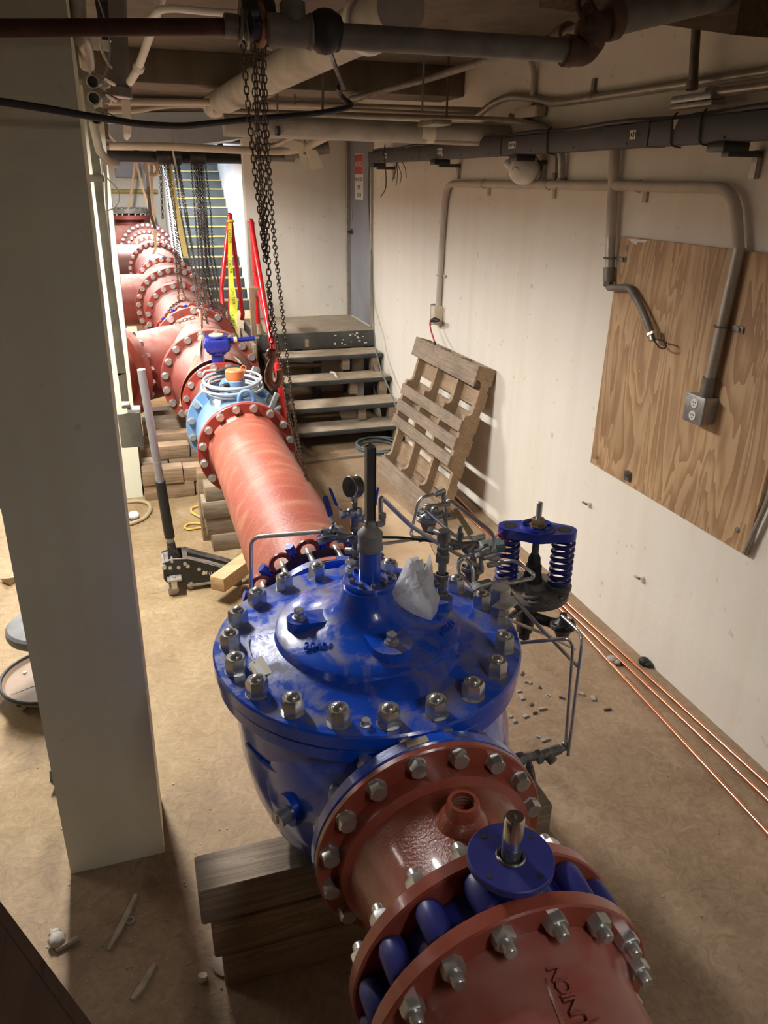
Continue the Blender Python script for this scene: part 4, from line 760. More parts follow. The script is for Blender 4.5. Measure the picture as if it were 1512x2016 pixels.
part('drain_boss', MB().lathe([(0, .05), (.06, .045)], V((0.234, 1.520, 0.829)) + V((.055, .03, 0)), (-1, -.4, 0), 20), 'blue_enamel', t)
part('cast_ridge', MB().tube([(CX + .398 * math.cos(q), CY + .398 * math.sin(q), .90) for q in [math.radians(195 + 3 * i) for i in range(12)]], .006, 6), 'blue_enamel', t)
# paper tag and plastic bag lying on the cover
t = thing('paper_label', 'small cream paper tag with white sticker lying among the cover nuts', 'tag', (0.216, 1.754, 1.130))
part('card', MB().prism([(0.187, 1.770, 1.134), (0.196, 1.782, 1.134), (0.224, 1.798, 1.136), (0.230, 1.794, 1.136), (0.244, 1.721, 1.130), (0.196, 1.710, 1.130)], (0, 0, .002)), 'paper', t)
part('sticker', MB().prism([(0.197, 1.763, 1.137), (0.217, 1.770, 1.137), (0.227, 1.717, 1.133), (0.209, 1.708, 1.133)], (0, 0, .0006)), 'white', t)
part('string', MB().tube([(0.204, 1.777, 1.137), (0.200, 1.807, 1.140), (0.201, 1.873, 1.135), (0.210, 1.915, 1.135)], .002, 6), 'white', t)
BAGRIM = [(0.663, 1.830, 1.362), (0.694, 1.830, 1.367), (0.714, 1.820, 1.310), (0.731, 1.830, 1.369), (0.738, 1.820, 1.326), (0.734, 1.800, 1.267), (0.746, 1.775, 1.245), (0.730, 1.755, 1.217), (0.704, 1.735, 1.205), (0.652, 1.735, 1.234), (0.616, 1.740, 1.262), (0.598, 1.750, 1.284), (0.598, 1.770, 1.297), (0.632, 1.810, 1.320)]
def bag():
    rim = BAGRIM; c = sum((V(p) for p in rim), V()) / len(rim); m = MB(); n = len(rim)
    nrm = V((-.1, -.75, .65)); rings = []
    for k, (e, h) in enumerate(((1, .0), (.92, .016), (.72, .030), (.45, .040), (.2, .034), (.03, .036))):
        rings.append([c.lerp(V(p), e) + nrm * (h + (0.012 * math.sin(i * 2.3 + k * 1.1) if k else 0)) for i, p in enumerate(rim)])
    m.rings(rings, cap0=False)
    rings = [[c.lerp(V(p), e) - nrm * h for i, p in enumerate(rim)] for e, h in ((1, 0), (.6, .005), (.03, .006))]
    m.rings(rings, cap0=False); return m
bg = thing('plastic_bag', 'crumpled clear plastic bag with folded papers standing on the valve dome', 'bag', (.70, 1.80, 1.2))
part('film', bag(), 'bag', bg, ang=48)
part('folded_paper', MB().prism([(0.659, 1.800, 1.361), (0.698, 1.800, 1.362), (0.721, 1.780, 1.213), (0.680, 1.780, 1.213)], (.004, .008, .004)).prism([(0.716, 1.805, 1.334), (0.728, 1.805, 1.348), (0.738, 1.785, 1.224), (0.723, 1.785, 1.201)], (.004, .008, .004)), 'white', bg)
# ---------------------------------------------------------------- pilot tubing round the control valve
TUBES = 'bent steel pilot tubes'
def tb(name, label, pts, r=.0058, mat='steel_tube', fil=.03):
    return solo(name, MB().tube(pts, r, 10, fil, 6), mat, label, 'tube', TUBES)
tb('pilot_tube', 'longest steel tube, from the grey cup elbow across to the spring unit', [(0.596, 1.870, 1.455), (0.593, 1.870, 1.546), (0.612, 1.890, 1.526), (0.736, 2.020, 1.377), (0.836, 2.080, 1.285), (0.956, 2.120, 1.192), (1.045, 2.140, 1.120)], .0072)
tb('pilot_tube', 'steel tube bending down beside the red pipe, from the ball valve over the flange', [(0.486, 2.140, 1.332), (0.300, 2.300, 1.266), (0.283, 2.320, 1.239), (0.270, 2.300, 1.064)], .007)
tb('pilot_tube', 'steel loop hanging in front of the cardboard, from the topmost fitting', [(0.949, 2.320, 1.341), (0.892, 2.320, 1.334), (0.873, 2.320, 1.313), (0.844, 2.300, 1.207), (0.854, 2.300, 1.190), (0.889, 2.300, 1.186)])
tb('pilot_tube', 'straight bright tube slanting below the topmost tube', [(0.878, 2.220, 1.340), (0.862, 2.220, 1.336), (0.870, 2.210, 1.324), (0.953, 2.160, 1.246), (0.972, 2.150, 1.239), (1.025, 2.150, 1.236)])
tb('pilot_tube', 'topmost bright tube slanting down to the tall elbow by the green box', [(0.986, 2.340, 1.292), (1.001, 2.330, 1.306), (1.097, 2.200, 1.235), (1.111, 2.180, 1.214), (1.110, 2.170, 1.164)], .0062)
tb('pilot_tube', 'tube looping down from the middle valve to the front tee', [(1.022, 2.120, 1.188), (0.962, 2.120, 1.185), (0.939, 2.100, 1.171), (0.931, 2.020, 1.106), (0.945, 2.000, 1.088), (0.980, 1.980, 1.099)])
tb('pilot_tube', 'short arched tube just inside the long hanging loop', [(0.949, 2.100, 1.131), (0.945, 2.100, 1.174), (0.955, 2.080, 1.202), (0.968, 2.040, 1.193), (0.966, 2.020, 1.135)])
tb('pilot_tube', 'blue grey tube looping out over the dark spring base', [(1.097, 2.140, 1.124), (1.111, 2.120, 1.144), (1.142, 2.080, 1.163), (1.163, 2.060, 1.154), (1.177, 2.000, 1.146), (1.173, 2.000, 1.131), (1.064, 2.000, 1.127)], .0066)
tb('pilot_tube', 'thin tube running low under the front tee to the far bracket', [(0.953, 2.100, 1.131), (0.995, 2.040, 1.083), (1.038, 1.980, 1.031), (1.083, 1.980, 1.000), (1.252, 2.000, 0.894), (1.389, 2.020, 0.796)])
tb('pilot_tube', 'tube dropping from the chrome elbow then running level to the inner drop', [(1.009, 1.900, 1.103), (1.005, 1.880, 1.003), (1.022, 1.880, 0.975), (1.132, 1.780, 1.032), (1.172, 1.750, 1.051), (1.194, 1.750, 1.021), (1.193, 1.720, 0.657)])
tb('pilot_tube', 'outer tube dropping from the brass regulator toward the floor', [(1.271, 1.950, 0.998), (1.279, 1.850, 0.995), (1.261, 1.800, 0.999), (1.195, 1.700, 0.622)])
tb('pilot_tube', 'long dark tube slanting from the chrome nut down past both drops', [(1.089, 1.980, 1.091), (1.142, 1.880, 1.023), (1.244, 1.780, 0.910)], .0062)
tb('pilot_hose', 'upper black tube behind the grey cup, reaching the far pilot valve', [(0.648, 2.200, 1.265), (0.791, 2.250, 1.221), (0.928, 2.250, 1.185)], .0048, 'black_rubber')
tb('pilot_hose', 'lower dark tube behind the grey cup, reaching the level fitting', [(0.599, 2.150, 1.262), (0.719, 2.200, 1.231), (0.881, 2.280, 1.194)], .0062, 'steel_tube')
# gauge stack on the rear boss
t = thing('pressure_gauge', 'round black rimmed pressure gauge standing on the fittings behind the cover', 'gauge', (0.586, 2.120, 1.410))
gd = V((-.88, -.42, .12)).normalized(); gc = V((0.588, 2.120, 1.482))
part('case', MB().lathe([(-.014, .030), (-.012, .0335), (.012, .0335), (.016, .0345), (.020, .0345), (.022, .032)], gc, gd, 36), 'black_paint', t)
part('dial', MB().lathe([(.0205, .030), (.0215, .030)], gc, gd, 32), 'white', t)
part('needle', MB().tube([gc + gd * .0235 + V((0, 0, -.005)), gc + gd * .0235 + V((.004, -.008, .02))], .0012, 5), 'ink', t)
part('rim', MB().torus(gc + gd * .020, gd, .0335, .0028, 36, 8), 'chrome', t)
part('rim', MB().torus(gc - gd * .010, gd, .0335, .002, 36, 6), 'chrome', t)
part('gauge_stem', MB().cyl(gc + V((0, 0, -.03)), gc + V((0, 0, -.055)), .008, n=12).hexa(gc + V((0, 0, -.05)), (0, 0, 1), .017, .012), 'brass', t)
def stack(name, label, pts, mat='fitting', cat='fitting', grp=None):
    m = MB(); k_ = .78 if name in ('pilot_manifold', 'pilot_fittings', 'middle_valve_body', 'front_tee', 'gauge_manifold', 'strainer_tee', 'drain_cock') else 1
    for (a_, b_, r_, kind) in pts:
        r_ *= k_
        a_, b_ = V(a_), V(b_)
        if kind == 'h': m.hexa(a_, b_ - a_, r_ * 2, (b_ - a_).length)
        elif kind == 'b': m.ball((a_ + b_) / 2, r_, 12)
        else: m.cyl(a_, b_, r_, n=14, ch=min(.002, r_ * .2))
    return solo(name, m, mat, label, cat, grp)
gx_, gy_ = gc.x, 2.12
stack('gauge_manifold', 'stack of dark fittings carrying the pressure gauge behind the grey cup', [((gx_, gy_, 1.205), (gx_, gy_, 1.235), .024, 'h'), ((gx_, gy_, 1.23), (gx_, gy_, 1.30), .011, 'c'), ((gx_, gy_, 1.25), (gx_, gy_, 1.268), .017, 'h'), ((gx_, gy_, 1.285), (gx_, gy_, 1.335), .022, 'b'), ((gx_, gy_, 1.29), (gx_, gy_, 1.32), .021, 'h'), ((gx_, gy_, 1.33), (gx_, gy_, 1.352), .015, 'h'), ((gx_, gy_, 1.35), (gx_, gy_, 1.385), .018, 'c'), ((gx_, gy_, 1.385), (gx_, gy_, 1.405), .015, 'h'), ((gx_, gy_, 1.40), (gx_, gy_, 1.43), .012, 'c'), ((gx_ - .10, gy_, 1.315), (gx_, gy_, 1.315), .012, 'c'), ((gx_ - .06, gy_, 1.315), (gx_ - .03, gy_, 1.315), .02, 'h'), ((gx_ - .12, gy_, 1.31), (gx_ - .095, gy_, 1.315), .014, 'h'), ((gx_ + .07, gy_, 1.31), (gx_, gy_, 1.315), .011, 'c'), ((gx_ - .02, gy_ + .03, 1.25), (gx_ - .005, gy_, 1.26), .014, 'c')], 'fitting')
def ball_valve(label, c, hd, up, mat_h='blue_plain'):
    c = V(c); t = thing('ball_valve', label, 'valve', c, 'small ball valves')
    hd = V(hd).normalized(); up = V(up).normalized()
    part('body', MB().cyl(c - V((.032, 0, 0)), c + V((.032, 0, 0)), .0125, n=14).hexa(c - V((.035, 0, 0)), (1, 0, 0), .028, .018).hexa(c + V((.017, 0, 0)), (1, 0, 0), .028, .018).ball(c, .0165, 12), 'fitting_grey', t)
    part('stem', MB().cyl(c, c + up * .034, .006, n=10).hexa(c + up * .026, up, .014, .008), 'chrome', t)
    s_ = c + up * .034; side = hd.cross(up).normalized()
    rot = Matrix((side, hd, up)).transposed()
    part('handle_arm', MB().box(s_ + hd * .012, (.014, .034, .003), rot), 'chrome', t)
    part('handle_grip', MB().box(s_ + hd * .052 + up * .004, (.021, .062, .011), rot, .004), mat_h, t)
    return t
ball_valve('ball valve with upright blue lever below the gauge', (0.572, 2.110, 1.399), (-.35, 0, 1), (-.9, .1, .25))
ball_valve('ball valve with flat blue lever lying over the red pipe', (0.523, 2.150, 1.324), (-.25, .35, 1), (0, -.2, 1))
ball_valve('ball valve with dark lever hidden behind the black channel', (0.629, 2.160, 1.353), (.25, .3, 1), (.8, .3, .2))
stack('tube_elbow', 'small grey elbow joining the longest tube to the grey cup', [((SX + .016, SY, 1.475), (SX + .042, SY + .01, 1.472), .0085, 'c'), (V((SX + .040, SY + .012, 1.465)), V((SX + .040, SY + .014, 1.50)), .0085, 'c'), ((SX + .040, SY + .013, 1.485), (SX + .040, SY + .014, 1.50), .0095, 'h')], 'grey_cup')
# nipple stack on the side boss
nb = V((0.782, 1.854, 1.210))
stack('nipple_stack', 'dark vertical pipe nipple stack rising from the side boss by the plastic bag', [(nb, nb + V((0, 0, .012)), .022, 'c'), (nb, nb + V((0, 0, .21)), .0125, 'c'), (nb + V((0, 0, .03)), nb + V((0, 0, .075)), .0185, 'c'), (nb + V((0, 0, .06)), nb + V((0, 0, .075)), .019, 'h'), (nb + V((0, 0, .115)), nb + V((0, 0, .14)), .019, 'h'), (nb + V((0, 0, .15)), nb + V((0, 0, .165)), .017, 'h'), (nb + V((0, 0, .18)), nb + V((0, 0, .215)), .020, 'c'), (nb + V((-.05, -.012, .05)), nb + V((0, 0, .05)), .009, 'c'), (nb + V((-.052, -.012, .05)), nb + V((-.035, -.008, .05)), .014, 'h'), (nb + V((-.03, -.008, .05)), nb + V((-.015, -.002, .05)), .013, 'h')], 'fitting')
# far pilot valve with the round flange
def pilot(label, c, R, mat='fitting_grey', tilt=(0, .1, 1), nb_=8, stem=.05):
    c = V(c); u = V(tilt).normalized(); t = thing('pilot_valve', label, 'valve', c, 'small diaphragm pilot valves')
    part('lower_body', MB().cyl(c - u * .05, c, R * .42, R * .8, 16), 'bronze_rust', t)
    part('diaphragm_flange', MB().lathe([(-.008, R - .003), (-.005, R), (.002, R), (.003, R * .98), (.008, R), (.012, R - .003)], c, u, 28), mat, t)
    part('bonnet', MB().lathe([(.01, R * .75), (.02, R * .55), (.03, R * .32), (stem, R * .28), (stem + .004, R * .2)], c, u, 18), mat, t)
    x, y, z = basis(u); sb = shared('small_bolt', lambda: MB().hexa((0, 0, 0), (0, 0, 1), .009, .007), 'fitting')
    for k in range(nb_):
        a = 2 * PI * k / nb_; link('small_bolt', sb, None, t, c + u * .012 + (x * math.cos(a) + y * math.sin(a)) * R * .84, quat(u))
    return t
pilot('farthest pilot valve, with round flange in front of the cardboard', (0.916, 2.320, 1.249), .045)
pilot('small pilot valve with holed flange near the dark spring base', (1.026, 2.160, 1.105), .040, 'fitting', (.1, .2, 1), 6, .06)
pilot('brass bodied regulator hanging low over the copper tubes', (1.300, 1.980, 0.935), .045, 'black_paint', (0, .1, 1), 6, .045)
stack('pilot_manifold', 'cluster of dark fittings on top of the nipple stack', [((0.868, 2.080, 1.281), (0.936, 2.080, 1.253), .016, 'c'), ((0.876, 2.080, 1.256), (0.878, 2.080, 1.309), .012, 'c'), ((0.946, 2.100, 1.228), (0.943, 2.100, 1.310), .010, 'c'), ((0.942, 2.100, 1.262), (0.946, 2.100, 1.287), .013, 'h'), ((0.909, 2.080, 1.251), (1.010, 2.100, 1.234), .018, 'c'), ((0.956, 2.080, 1.226), (0.995, 2.100, 1.243), .02, 'c'), ((0.891, 2.220, 1.249), (0.906, 2.120, 1.271), .014, 'c'), ((0.883, 2.220, 1.252), (0.894, 2.200, 1.253), .016, 'h')], 'fitting')
stack('pilot_fittings', 'cluster of grey fittings round the farthest pilot valve', [((0.937, 2.320, 1.337), (0.976, 2.320, 1.348), .014, 'c'), ((0.968, 2.320, 1.353), (0.974, 2.320, 1.301), .012, 'c'), ((0.881, 2.260, 1.321), (0.985, 2.300, 1.304), .011, 'c'), ((0.912, 2.240, 1.287), (0.962, 2.260, 1.292), .017, 'c'), ((0.896, 2.240, 1.312), (0.919, 2.240, 1.315), .02, 'b'), ((0.953, 2.260, 1.309), (0.936, 2.200, 1.250), .010, 'c'), ((0.956, 2.260, 1.289), (0.962, 2.240, 1.273), .018, 'c'), ((0.889, 2.280, 1.304), (0.904, 2.280, 1.314), .013, 'h'), ((0.866, 2.280, 1.190), (0.908, 2.260, 1.201), .012, 'h'), ((0.874, 2.300, 1.282), (0.893, 2.300, 1.292), .012, 'h')], 'fitting_grey')
stack('middle_valve_body', 'blocky grey valve body beside the green box', [((0.999, 2.120, 1.191), (1.062, 2.120, 1.206), .020, 'c'), ((1.010, 2.120, 1.201), (1.035, 2.120, 1.225), .021, 'h'), ((1.042, 2.120, 1.170), (1.091, 2.120, 1.178), .015, 'c'), ((1.069, 2.120, 1.166), (1.104, 2.120, 1.157), .013, 'h'), ((1.033, 2.120, 1.187), (1.046, 2.130, 1.117), .010, 'c'), ((1.009, 2.140, 1.235), (1.054, 2.140, 1.240), .012, 'h'), ((1.110, 2.170, 1.140), (1.109, 2.170, 1.172), .011, 'h'), ((1.068, 2.130, 1.133), (1.117, 2.130, 1.134), .014, 'c'), ((1.001, 2.100, 1.193), (1.020, 2.100, 1.200), .013, 'h')], 'fitting_grey')
t = thing('solenoid_box', 'rounded green grey box with red wires between pilot fittings and springs', 'box', (1.119, 2.200, 1.156))
part('box', MB().span((1.087, 2.190, 1.141), (1.169, 2.250, 1.171), .014), 'green_box', t)
wr = MB()
for i in range(5): wr.tube([(1.120, 2.200, 1.192), V((1.144, 2.220, 1.204)) + V((.006 * i, 0, .004 * i)), V((1.175, 2.220, 1.176)) + V((.006 * i, 0, 0)), (1.155, 2.200, 1.147)], .0022, 5, .03)
part('wire_bundle', wr, 'red_wire', t)
solo('yellow_strip', MB().prism([(0.993, 2.280, 1.288), (1.009, 2.280, 1.290), (1.040, 2.200, 1.226), (1.021, 2.200, 1.217)], (.002, .004, .002)), 'tape_yellow', 'dusty yellow plastic strip hanging between the two slanting tubes', 'tag').data.materials[0] = MATS['hose_tan']
stack('front_tee', 'grey cluster of tees and elbows on the bracket above the cover nut', [((0.972, 2.000, 1.132), (1.019, 2.000, 1.138), .021, 'c'), ((0.950, 2.000, 1.129), (0.980, 2.000, 1.140), .017, 'h'), ((1.007, 1.990, 1.131), (1.056, 1.970, 1.098), .019, 'c'), ((1.019, 2.000, 1.134), (1.064, 2.000, 1.132), .011, 'h'), ((1.049, 2.000, 1.135), (1.082, 2.000, 1.129), .013, 'h'), ((0.979, 1.980, 1.101), (1.016, 1.980, 1.107), .011, 'h'), ((1.056, 1.980, 1.110), (1.094, 1.980, 1.102), .014, 'c'), ((1.008, 2.000, 1.135), (1.018, 2.000, 1.105), .022, 'b')], 'fitting_grey')
stack('chrome_elbow', 'bright chrome elbow at the end of the front tee', [((1.011, 1.940, 1.114), (1.027, 1.920, 1.108), .013, 'c'), ((1.014, 1.910, 1.119), (1.009, 1.900, 1.095), .0115, 'c'), ((1.008, 1.900, 1.111), (1.010, 1.900, 1.092), .0125, 'h'), ((1.078, 1.980, 1.106), (1.089, 1.970, 1.092), .0125, 'h')], 'chrome')
t = thing('tube_bracket', 'grey steel bracket plate on a tall coupling nut at the cover edge', 'bracket', (.93, 1.9, 1.12))
part('plate', MB().prism([(0.853, 1.658, 1.270), (0.893, 1.687, 1.270), (0.938, 1.697, 1.270), (0.934, 1.657, 1.270), (0.880, 1.627, 1.270)], (0, 0, -.005)), 'fitting_grey', t)
cn = V((CX + .397 * math.cos(math.radians(-9)), CY + .397 * math.sin(math.radians(-9)), ZT + .05))
part('coupling_nut', MB().hexa(cn, (0, 0, 1), .056, .085), 'steel_nut', t)
# strainer tee low beside the cover
stack('strainer_tee', 'dark strainer tee standing out of the valve side above the floor debris', [((0.969, 1.660, 0.695), (1.056, 1.680, 0.674), .020, 'c'), ((0.983, 1.660, 0.693), (1.008, 1.660, 0.695), .024, 'h'), ((1.067, 1.680, 0.667), (1.160, 1.700, 0.660), .022, 'c'), ((1.064, 1.680, 0.664), (1.082, 1.680, 0.668), .026, 'h'), ((1.106, 1.690, 0.661), (1.116, 1.660, 0.651), .021, 'c'), ((1.153, 1.700, 0.658), (1.201, 1.720, 0.638), .012, 'c'), ((1.189, 1.720, 0.636), (1.191, 1.720, 0.674), .014, 'b'), ((1.028, 1.670, 0.681), (1.033, 1.660, 0.648), .012, 'c'), ((.88, 1.66, .68), (0.978, 1.660, 0.695), .018, 'c')], 'fitting')
stack('drain_cock', 'dark square handle hanging under the strainer tee', [((1.029, 1.660, 0.657), (1.040, 1.660, 0.621), .014, 'h'), ((1.039, 1.660, 0.626), (1.046, 1.650, 0.578), .013, 'h')], 'fitting')
# spring loaded pilot
t = SPR = thing('spring_pilot', 'blue twin spring pilot with yoke and threaded rod by the wall', 'valve', (1.29, 2.19, .93))
A = V((1.285, 2.19, 1.22)); B0 = V((1.285, 2.19, .985))
sd = V((.148, .02, 0)); L_, R_ = A - V((.086, -.044, 0)), A + V((.086, -.044, 0))
zy = 1.222; yk = []
def arc(c, r, a0, a1, n=10): return [(c[0] + r * math.cos(math.radians(a0 + (a1 - a0) * i / n)), c[1] + r * math.sin(math.radians(a0 + (a1 - a0) * i / n)), zy) for i in range(n + 1)]
th = math.degrees(math.atan2(-.044, .086))
poly = arc(R_, .042, th - 85, th + 85) + arc(A, .068, th + 62, th + 118) + arc(L_, .042, th + 95, th + 265) + arc(A, .068, th + 242, th + 298)
yo = part('yoke', MB().prism(poly, (0, 0, -.034)), 'blue_plain', t, ang=40)
part('yoke_ring', MB().lathe([(0, .064), (.010, .060), (.013, .054), (.003, .05), (.003, .022)], A + V((0, 0, .002)), (0, 0, 1), 36, cap1=False), 'blue_plain', yo)
for k in range(5):
    a = 2 * PI * k / 5; part('yoke_rib', MB().box(A + V((.037 * math.cos(a), .037 * math.sin(a), .006)), (.03, .006, .008), Matrix.Rotation(a, 3, 'Z')), 'blue_plain', yo)
for c in (L_, R_): part('yoke_eye', MB().lathe([(0, .025), (.0008, .025)], (c[0], c[1], zy), (0, 0, 1), 24), 'ink', yo)
part('threaded_rod', MB().cyl(A + V((0, 0, -.02)), A + V((0, 0, .10)), .0105, n=14, ch=.002), 'steel_tube', t)
part('rod_nut', MB().hexa(A + V((0, 0, .014)), (0, 0, 1), .044, .024).lathe([(.008, .03), (.014, .03)], A, (0, 0, 1), 20), 'brass', t)
part('lower_rod', MB().cyl(A + V((0, 0, -.03)), B0 + V((0, 0, .12)), .013, n=14), 'fitting', t)
part('rubber_boot', MB().lathe([(.0, .038), (.03, .034), (.05, .030), (.075, .029), (.08, .024), (.105, .022), (.12, .015)], B0 + V((0, 0, .012)), (0, 0, 1), 24), 'black_rubber', t)
for c in (L_, R_):
    m = MB(); h0, h1, n_ = 1.000, 1.186, 7.5; pts = []
    for i in range(int(n_ * 14) + 1):
        a = 2 * PI * i / 14; e = i / (n_ * 14); pts.append((c[0] + .036 * math.cos(a), c[1] + .036 * math.sin(a), h0 + (h1 - h0) * e))
    m.tube(pts, .0078, 8); part('coil_spring', m, 'blue_spring', t)
    part('spring_seat', MB().lathe([(-.014, .047), (.0, .047), (.002, .044)], (c[0], c[1], 1.0), (0, 0, 1), 28), 'cast_dark', t)
bs = part('base_disc', MB().lathe([(-.04, .08), (-.036, .128), (-.030, .136), (-.012, .136), (-.008, .132), (.0, .10), (.006, .055), (.022, .045), (.024, .04)], B0, (0, 0, 1), 48), 'cast_dark', t)
part('lifting_ring', MB().torus(B0 + V((-.045, -.075, .006)), (0, .1, 1), .024, .007, 22, 8).torus(B0 + V((-.05, -.105, -.002)), (0, .1, 1), .014, .007, 18, 8), 'cast_dark', bs)
for k in range(12):
    a = 2 * PI * k / 12; link('small_bolt', shared('small_bolt', None, 'fitting'), None, t, B0 + V((.122 * math.cos(a), .122 * math.sin(a), -.009)), None, 1.6)
part('lower_body', MB().cyl(B0 + V((-.03, -.03, -.05)), B0 + V((-.03, -.03, -.17)), .045, .03, 16).cyl(B0 + V((-.03, -.03, -.10)), B0 + V((.08, -.12, -.12)), .02, n=12).hexa(B0 + V((-.03, -.03, -.2)), (0, 0, 1), .04, .04), 'black_paint', t)
part('support_arm', MB().tube([B0 + V((-.03, -.03, -.06)), (1.08, 2.02, .96), (.955, 1.93, 1.06), (.94, 1.90, 1.135)], .012, 10, .04), 'fitting', t)
# ---------------------------------------------------------------- platform and steps
t = thing('wooden_steps', 'black painted open wooden steps with dusty treads leading up to the platform', 'stairs', (1.8, 7.2, 0))
FR = [((1.784, 7.520, 0.724)[1], .724), ((1.762, 7.230, 0.543)[1], .543), ((1.782, 6.918, 0.362)[1], .362), ((1.783, 6.740, 0.181)[1], .181)]
for y_, z_ in FR:
    tr = part('tread', MB().span((1.19, y_, z_ - .045), (2.395, y_ + .32, z_), .008), 'stair_dark', t)
    part('dusty_top', MB().span((1.195, y_ + .012, z_ - .004), (2.39, y_ + .318, z_ + .0015)), 'tread_dust', tr)
for x_ in (1.21, 2.30):
    y0, z0 = FR[3]; y1, z1 = FR[0]
    part('stringer', MB().prism([(x_, y0 + .10, .0), (x_, y0 + .32, .0), (x_, y1 + .34, z1 - .05), (x_, y1 + .10, z1 - .05)], (.045, 0, 0)), 'stair_dark', t)
    for y_, z_ in FR: part('tread_block', MB().span((x_ - .02, y_ + .02, max(z_ - .22, 0)), (x_ + .06, y_ + .10, z_ - .046)), 'stair_dark' if x_ < 2 else 'timber_grey', t)
for y_, z_ in FR[:3]: part('centre_block', MB().span((1.98, y_ + .06, z_ - .17), (2.06, y_ + .14, z_ - .046)), 'timber_grey', t)
solo('loose_board', MB().box((1.65, 7.95, .60), (.36, .2, .03), Matrix.Rotation(.6, 3, 'X')).span((1.5, 7.95, .0), (1.8, 8.03, .585)), 'timber', 'pale board lying behind the open steps under the platform', 'board')
solo('loose_board', MB().box((1.62, 7.3, .17), (.5, .26, .03), Matrix.Rotation(.45, 3, 'X')).span((1.42, 7.28, .0), (1.82, 7.36, .13)), 'timber', 'lower pale board lying behind the bottom step', 'board')
solo('floor_plank', MB().box((1.76, 6.46, .012), (1.15, .055, .022), Matrix.Rotation(.05, 3, 'Z'), .002), 'timber_grey', 'long narrow plank lying on the floor below the bottom step', 'plank')
solo('rope_end', MB().tube([(1.839, 7.518, 0.555), (1.863, 7.466, 0.560), (1.849, 7.309, 0.555)], .012, 8), 'paper', 'knotted rag end lying on the second step', 'rope')
t = thing('platform', 'dusty wooden platform with a black scuffed front board below the grey door', 'platform', (1.8, 8.3, 0))
part('deck', MB().span((1.17, 7.88, .865), (2.41, 8.89, .905), .004), 'platform_top', t)
fa = part('front_board', MB().span((1.165, 7.845, .735), (2.405, 7.88, .900), .004), 'fascia', t)
for i in range(16):
    x_ = 1.95 + random.random() * .38; z_ = .76 + random.random() * .12
    part('paint_chip', MB().box((x_, 7.8445, z_), (.012 + .03 * random.random(), .0012, .006 + .012 * random.random())), 'white', fa)
part('paint_patch', MB().box((1.67, 7.8445, .80), (.04, .0012, .08)), 'timber', fa)
for x_ in (1.20, 1.78, 2.36):
    for y_ in (7.92, 8.82): part('leg', MB().span((x_ - .04, y_ - .04, 0), (x_ + .04, y_ + .04, .865)), 'stair_dark', t)
part('side_joist', MB().span((1.165, 7.88, .735), (1.20, 8.88, .865)), 'fascia', t)
solo('side_board', MB().box((1.075, 7.95, .80), (.03, .95, .16), Matrix.Rotation(.0, 3, 'X'), .003).span((1.06, 7.6, 0), (1.09, 7.66, .73)).span((1.06, 8.3, 0), (1.09, 8.36, .73)), 'timber_grey', 'pale grey kick board standing along the open side of the platform', 'board')
t = thing('wooden_post', 'short upright timber post with a stub rail beside the red handrails', 'post', (1.10, 7.72, 0))
part('upright', MB().span((1.085, 7.70, 0), (1.135, 7.75, 1.385), .003), 'post_wood', t)
part('rail_stub', MB().span((1.135, 7.70, 1.30), (1.185, 8.05, 1.385), .003), 'post_wood', t)
def rail(label, segs, r=.024):
    t = thing('handrail', label, 'handrail', (1.16, 7.9, .905), 'red pipe handrails')
    for k, pts in enumerate(segs):
        part(('post', 'top_rail', 'mid_rail')[min(k, 2)], MB().tube(pts, r, 14), 'red_rail', t)
        part('rail_cap', MB().ball(pts[0], r * 1.12, 12), 'red_rail', t)
    return t
h1 = rail('red pipe handrail running down beside the wooden steps', [[(1.178, 7.920, 1.965), (1.188, 7.92, .905)], [(1.167, 7.900, 1.984), (1.179, 7.250, 1.103), (1.171, 6.720, 0.649), (1.171, 6.620, 0.346)], [(1.175, 7.880, 1.495), (1.202, 7.350, 1.038), (1.210, 7.000, 0.795)]])
part('lower_post', MB().tube([(1.159, 6.650, 0.872), (1.184, 6.620, 0.321)], .026, 14), 'red_rail', h1)
part('taped_base', MB().lathe([(0, .06), (.03, .05), (.10, .034)], (1.188, 7.92, .905), (0, 0, 1), 14), 'hose_tan', h1, 'base wrapped in striped tape')
h2 = rail('red pipe handrail at the far side of the platform with yellow tape hanging from it', [[(1.079, 8.780, 2.005), (1.151, 8.800, 0.972), (1.14, 8.8, .905)], [(1.074, 8.780, 2.005), (0.915, 8.600, 1.295), (0.897, 8.500, 0.909), (0.895, 8.400, 0.599)], [(1.071, 8.760, 2.006), (1.017, 8.620, 1.316), (0.936, 8.400, 0.707)]])
tp = thing('caution_tape', 'yellow caution tape hanging from the far red handrail', 'tape', (1.05, 8.6, .9))
part('ribbon', MB().rings([[V(a), V(b), V(b) + V((0, .004, 0)), V(a) + V((0, .004, 0))] for a, b in (((1.045, 8.720, 1.927), (1.083, 8.720, 1.937)), ((1.015, 8.650, 1.626), (1.058, 8.650, 1.625)), ((0.987, 8.550, 1.325), (1.042, 8.550, 1.344)), ((0.975, 8.480, 1.123), (1.062, 8.480, 1.141)), ((0.941, 8.350, 0.878), (1.020, 8.350, 0.928)), ((0.951, 8.100, 0.710), (1.017, 8.100, 0.749)))]), 'tape_yellow', tp)
part('ribbon_loop', MB().torus((1.077, 8.750, 1.946), (0, .2, 1), .033, .012, 18, 6), 'tape_yellow', tp)
for k, (q, s_) in enumerate((((1.050, 8.670, 1.778), 'CAUTION'), ((1.023, 8.580, 1.477), 'CAUTION'), ((1.017, 8.470, 1.202), 'CAUTION'), ((0.989, 8.370, 0.980), 'CAUTION'))):
    text('lettering', s_, 'ink', tp, q, (.05, .1, -1), (1, -.1, 0), .042, .0006)
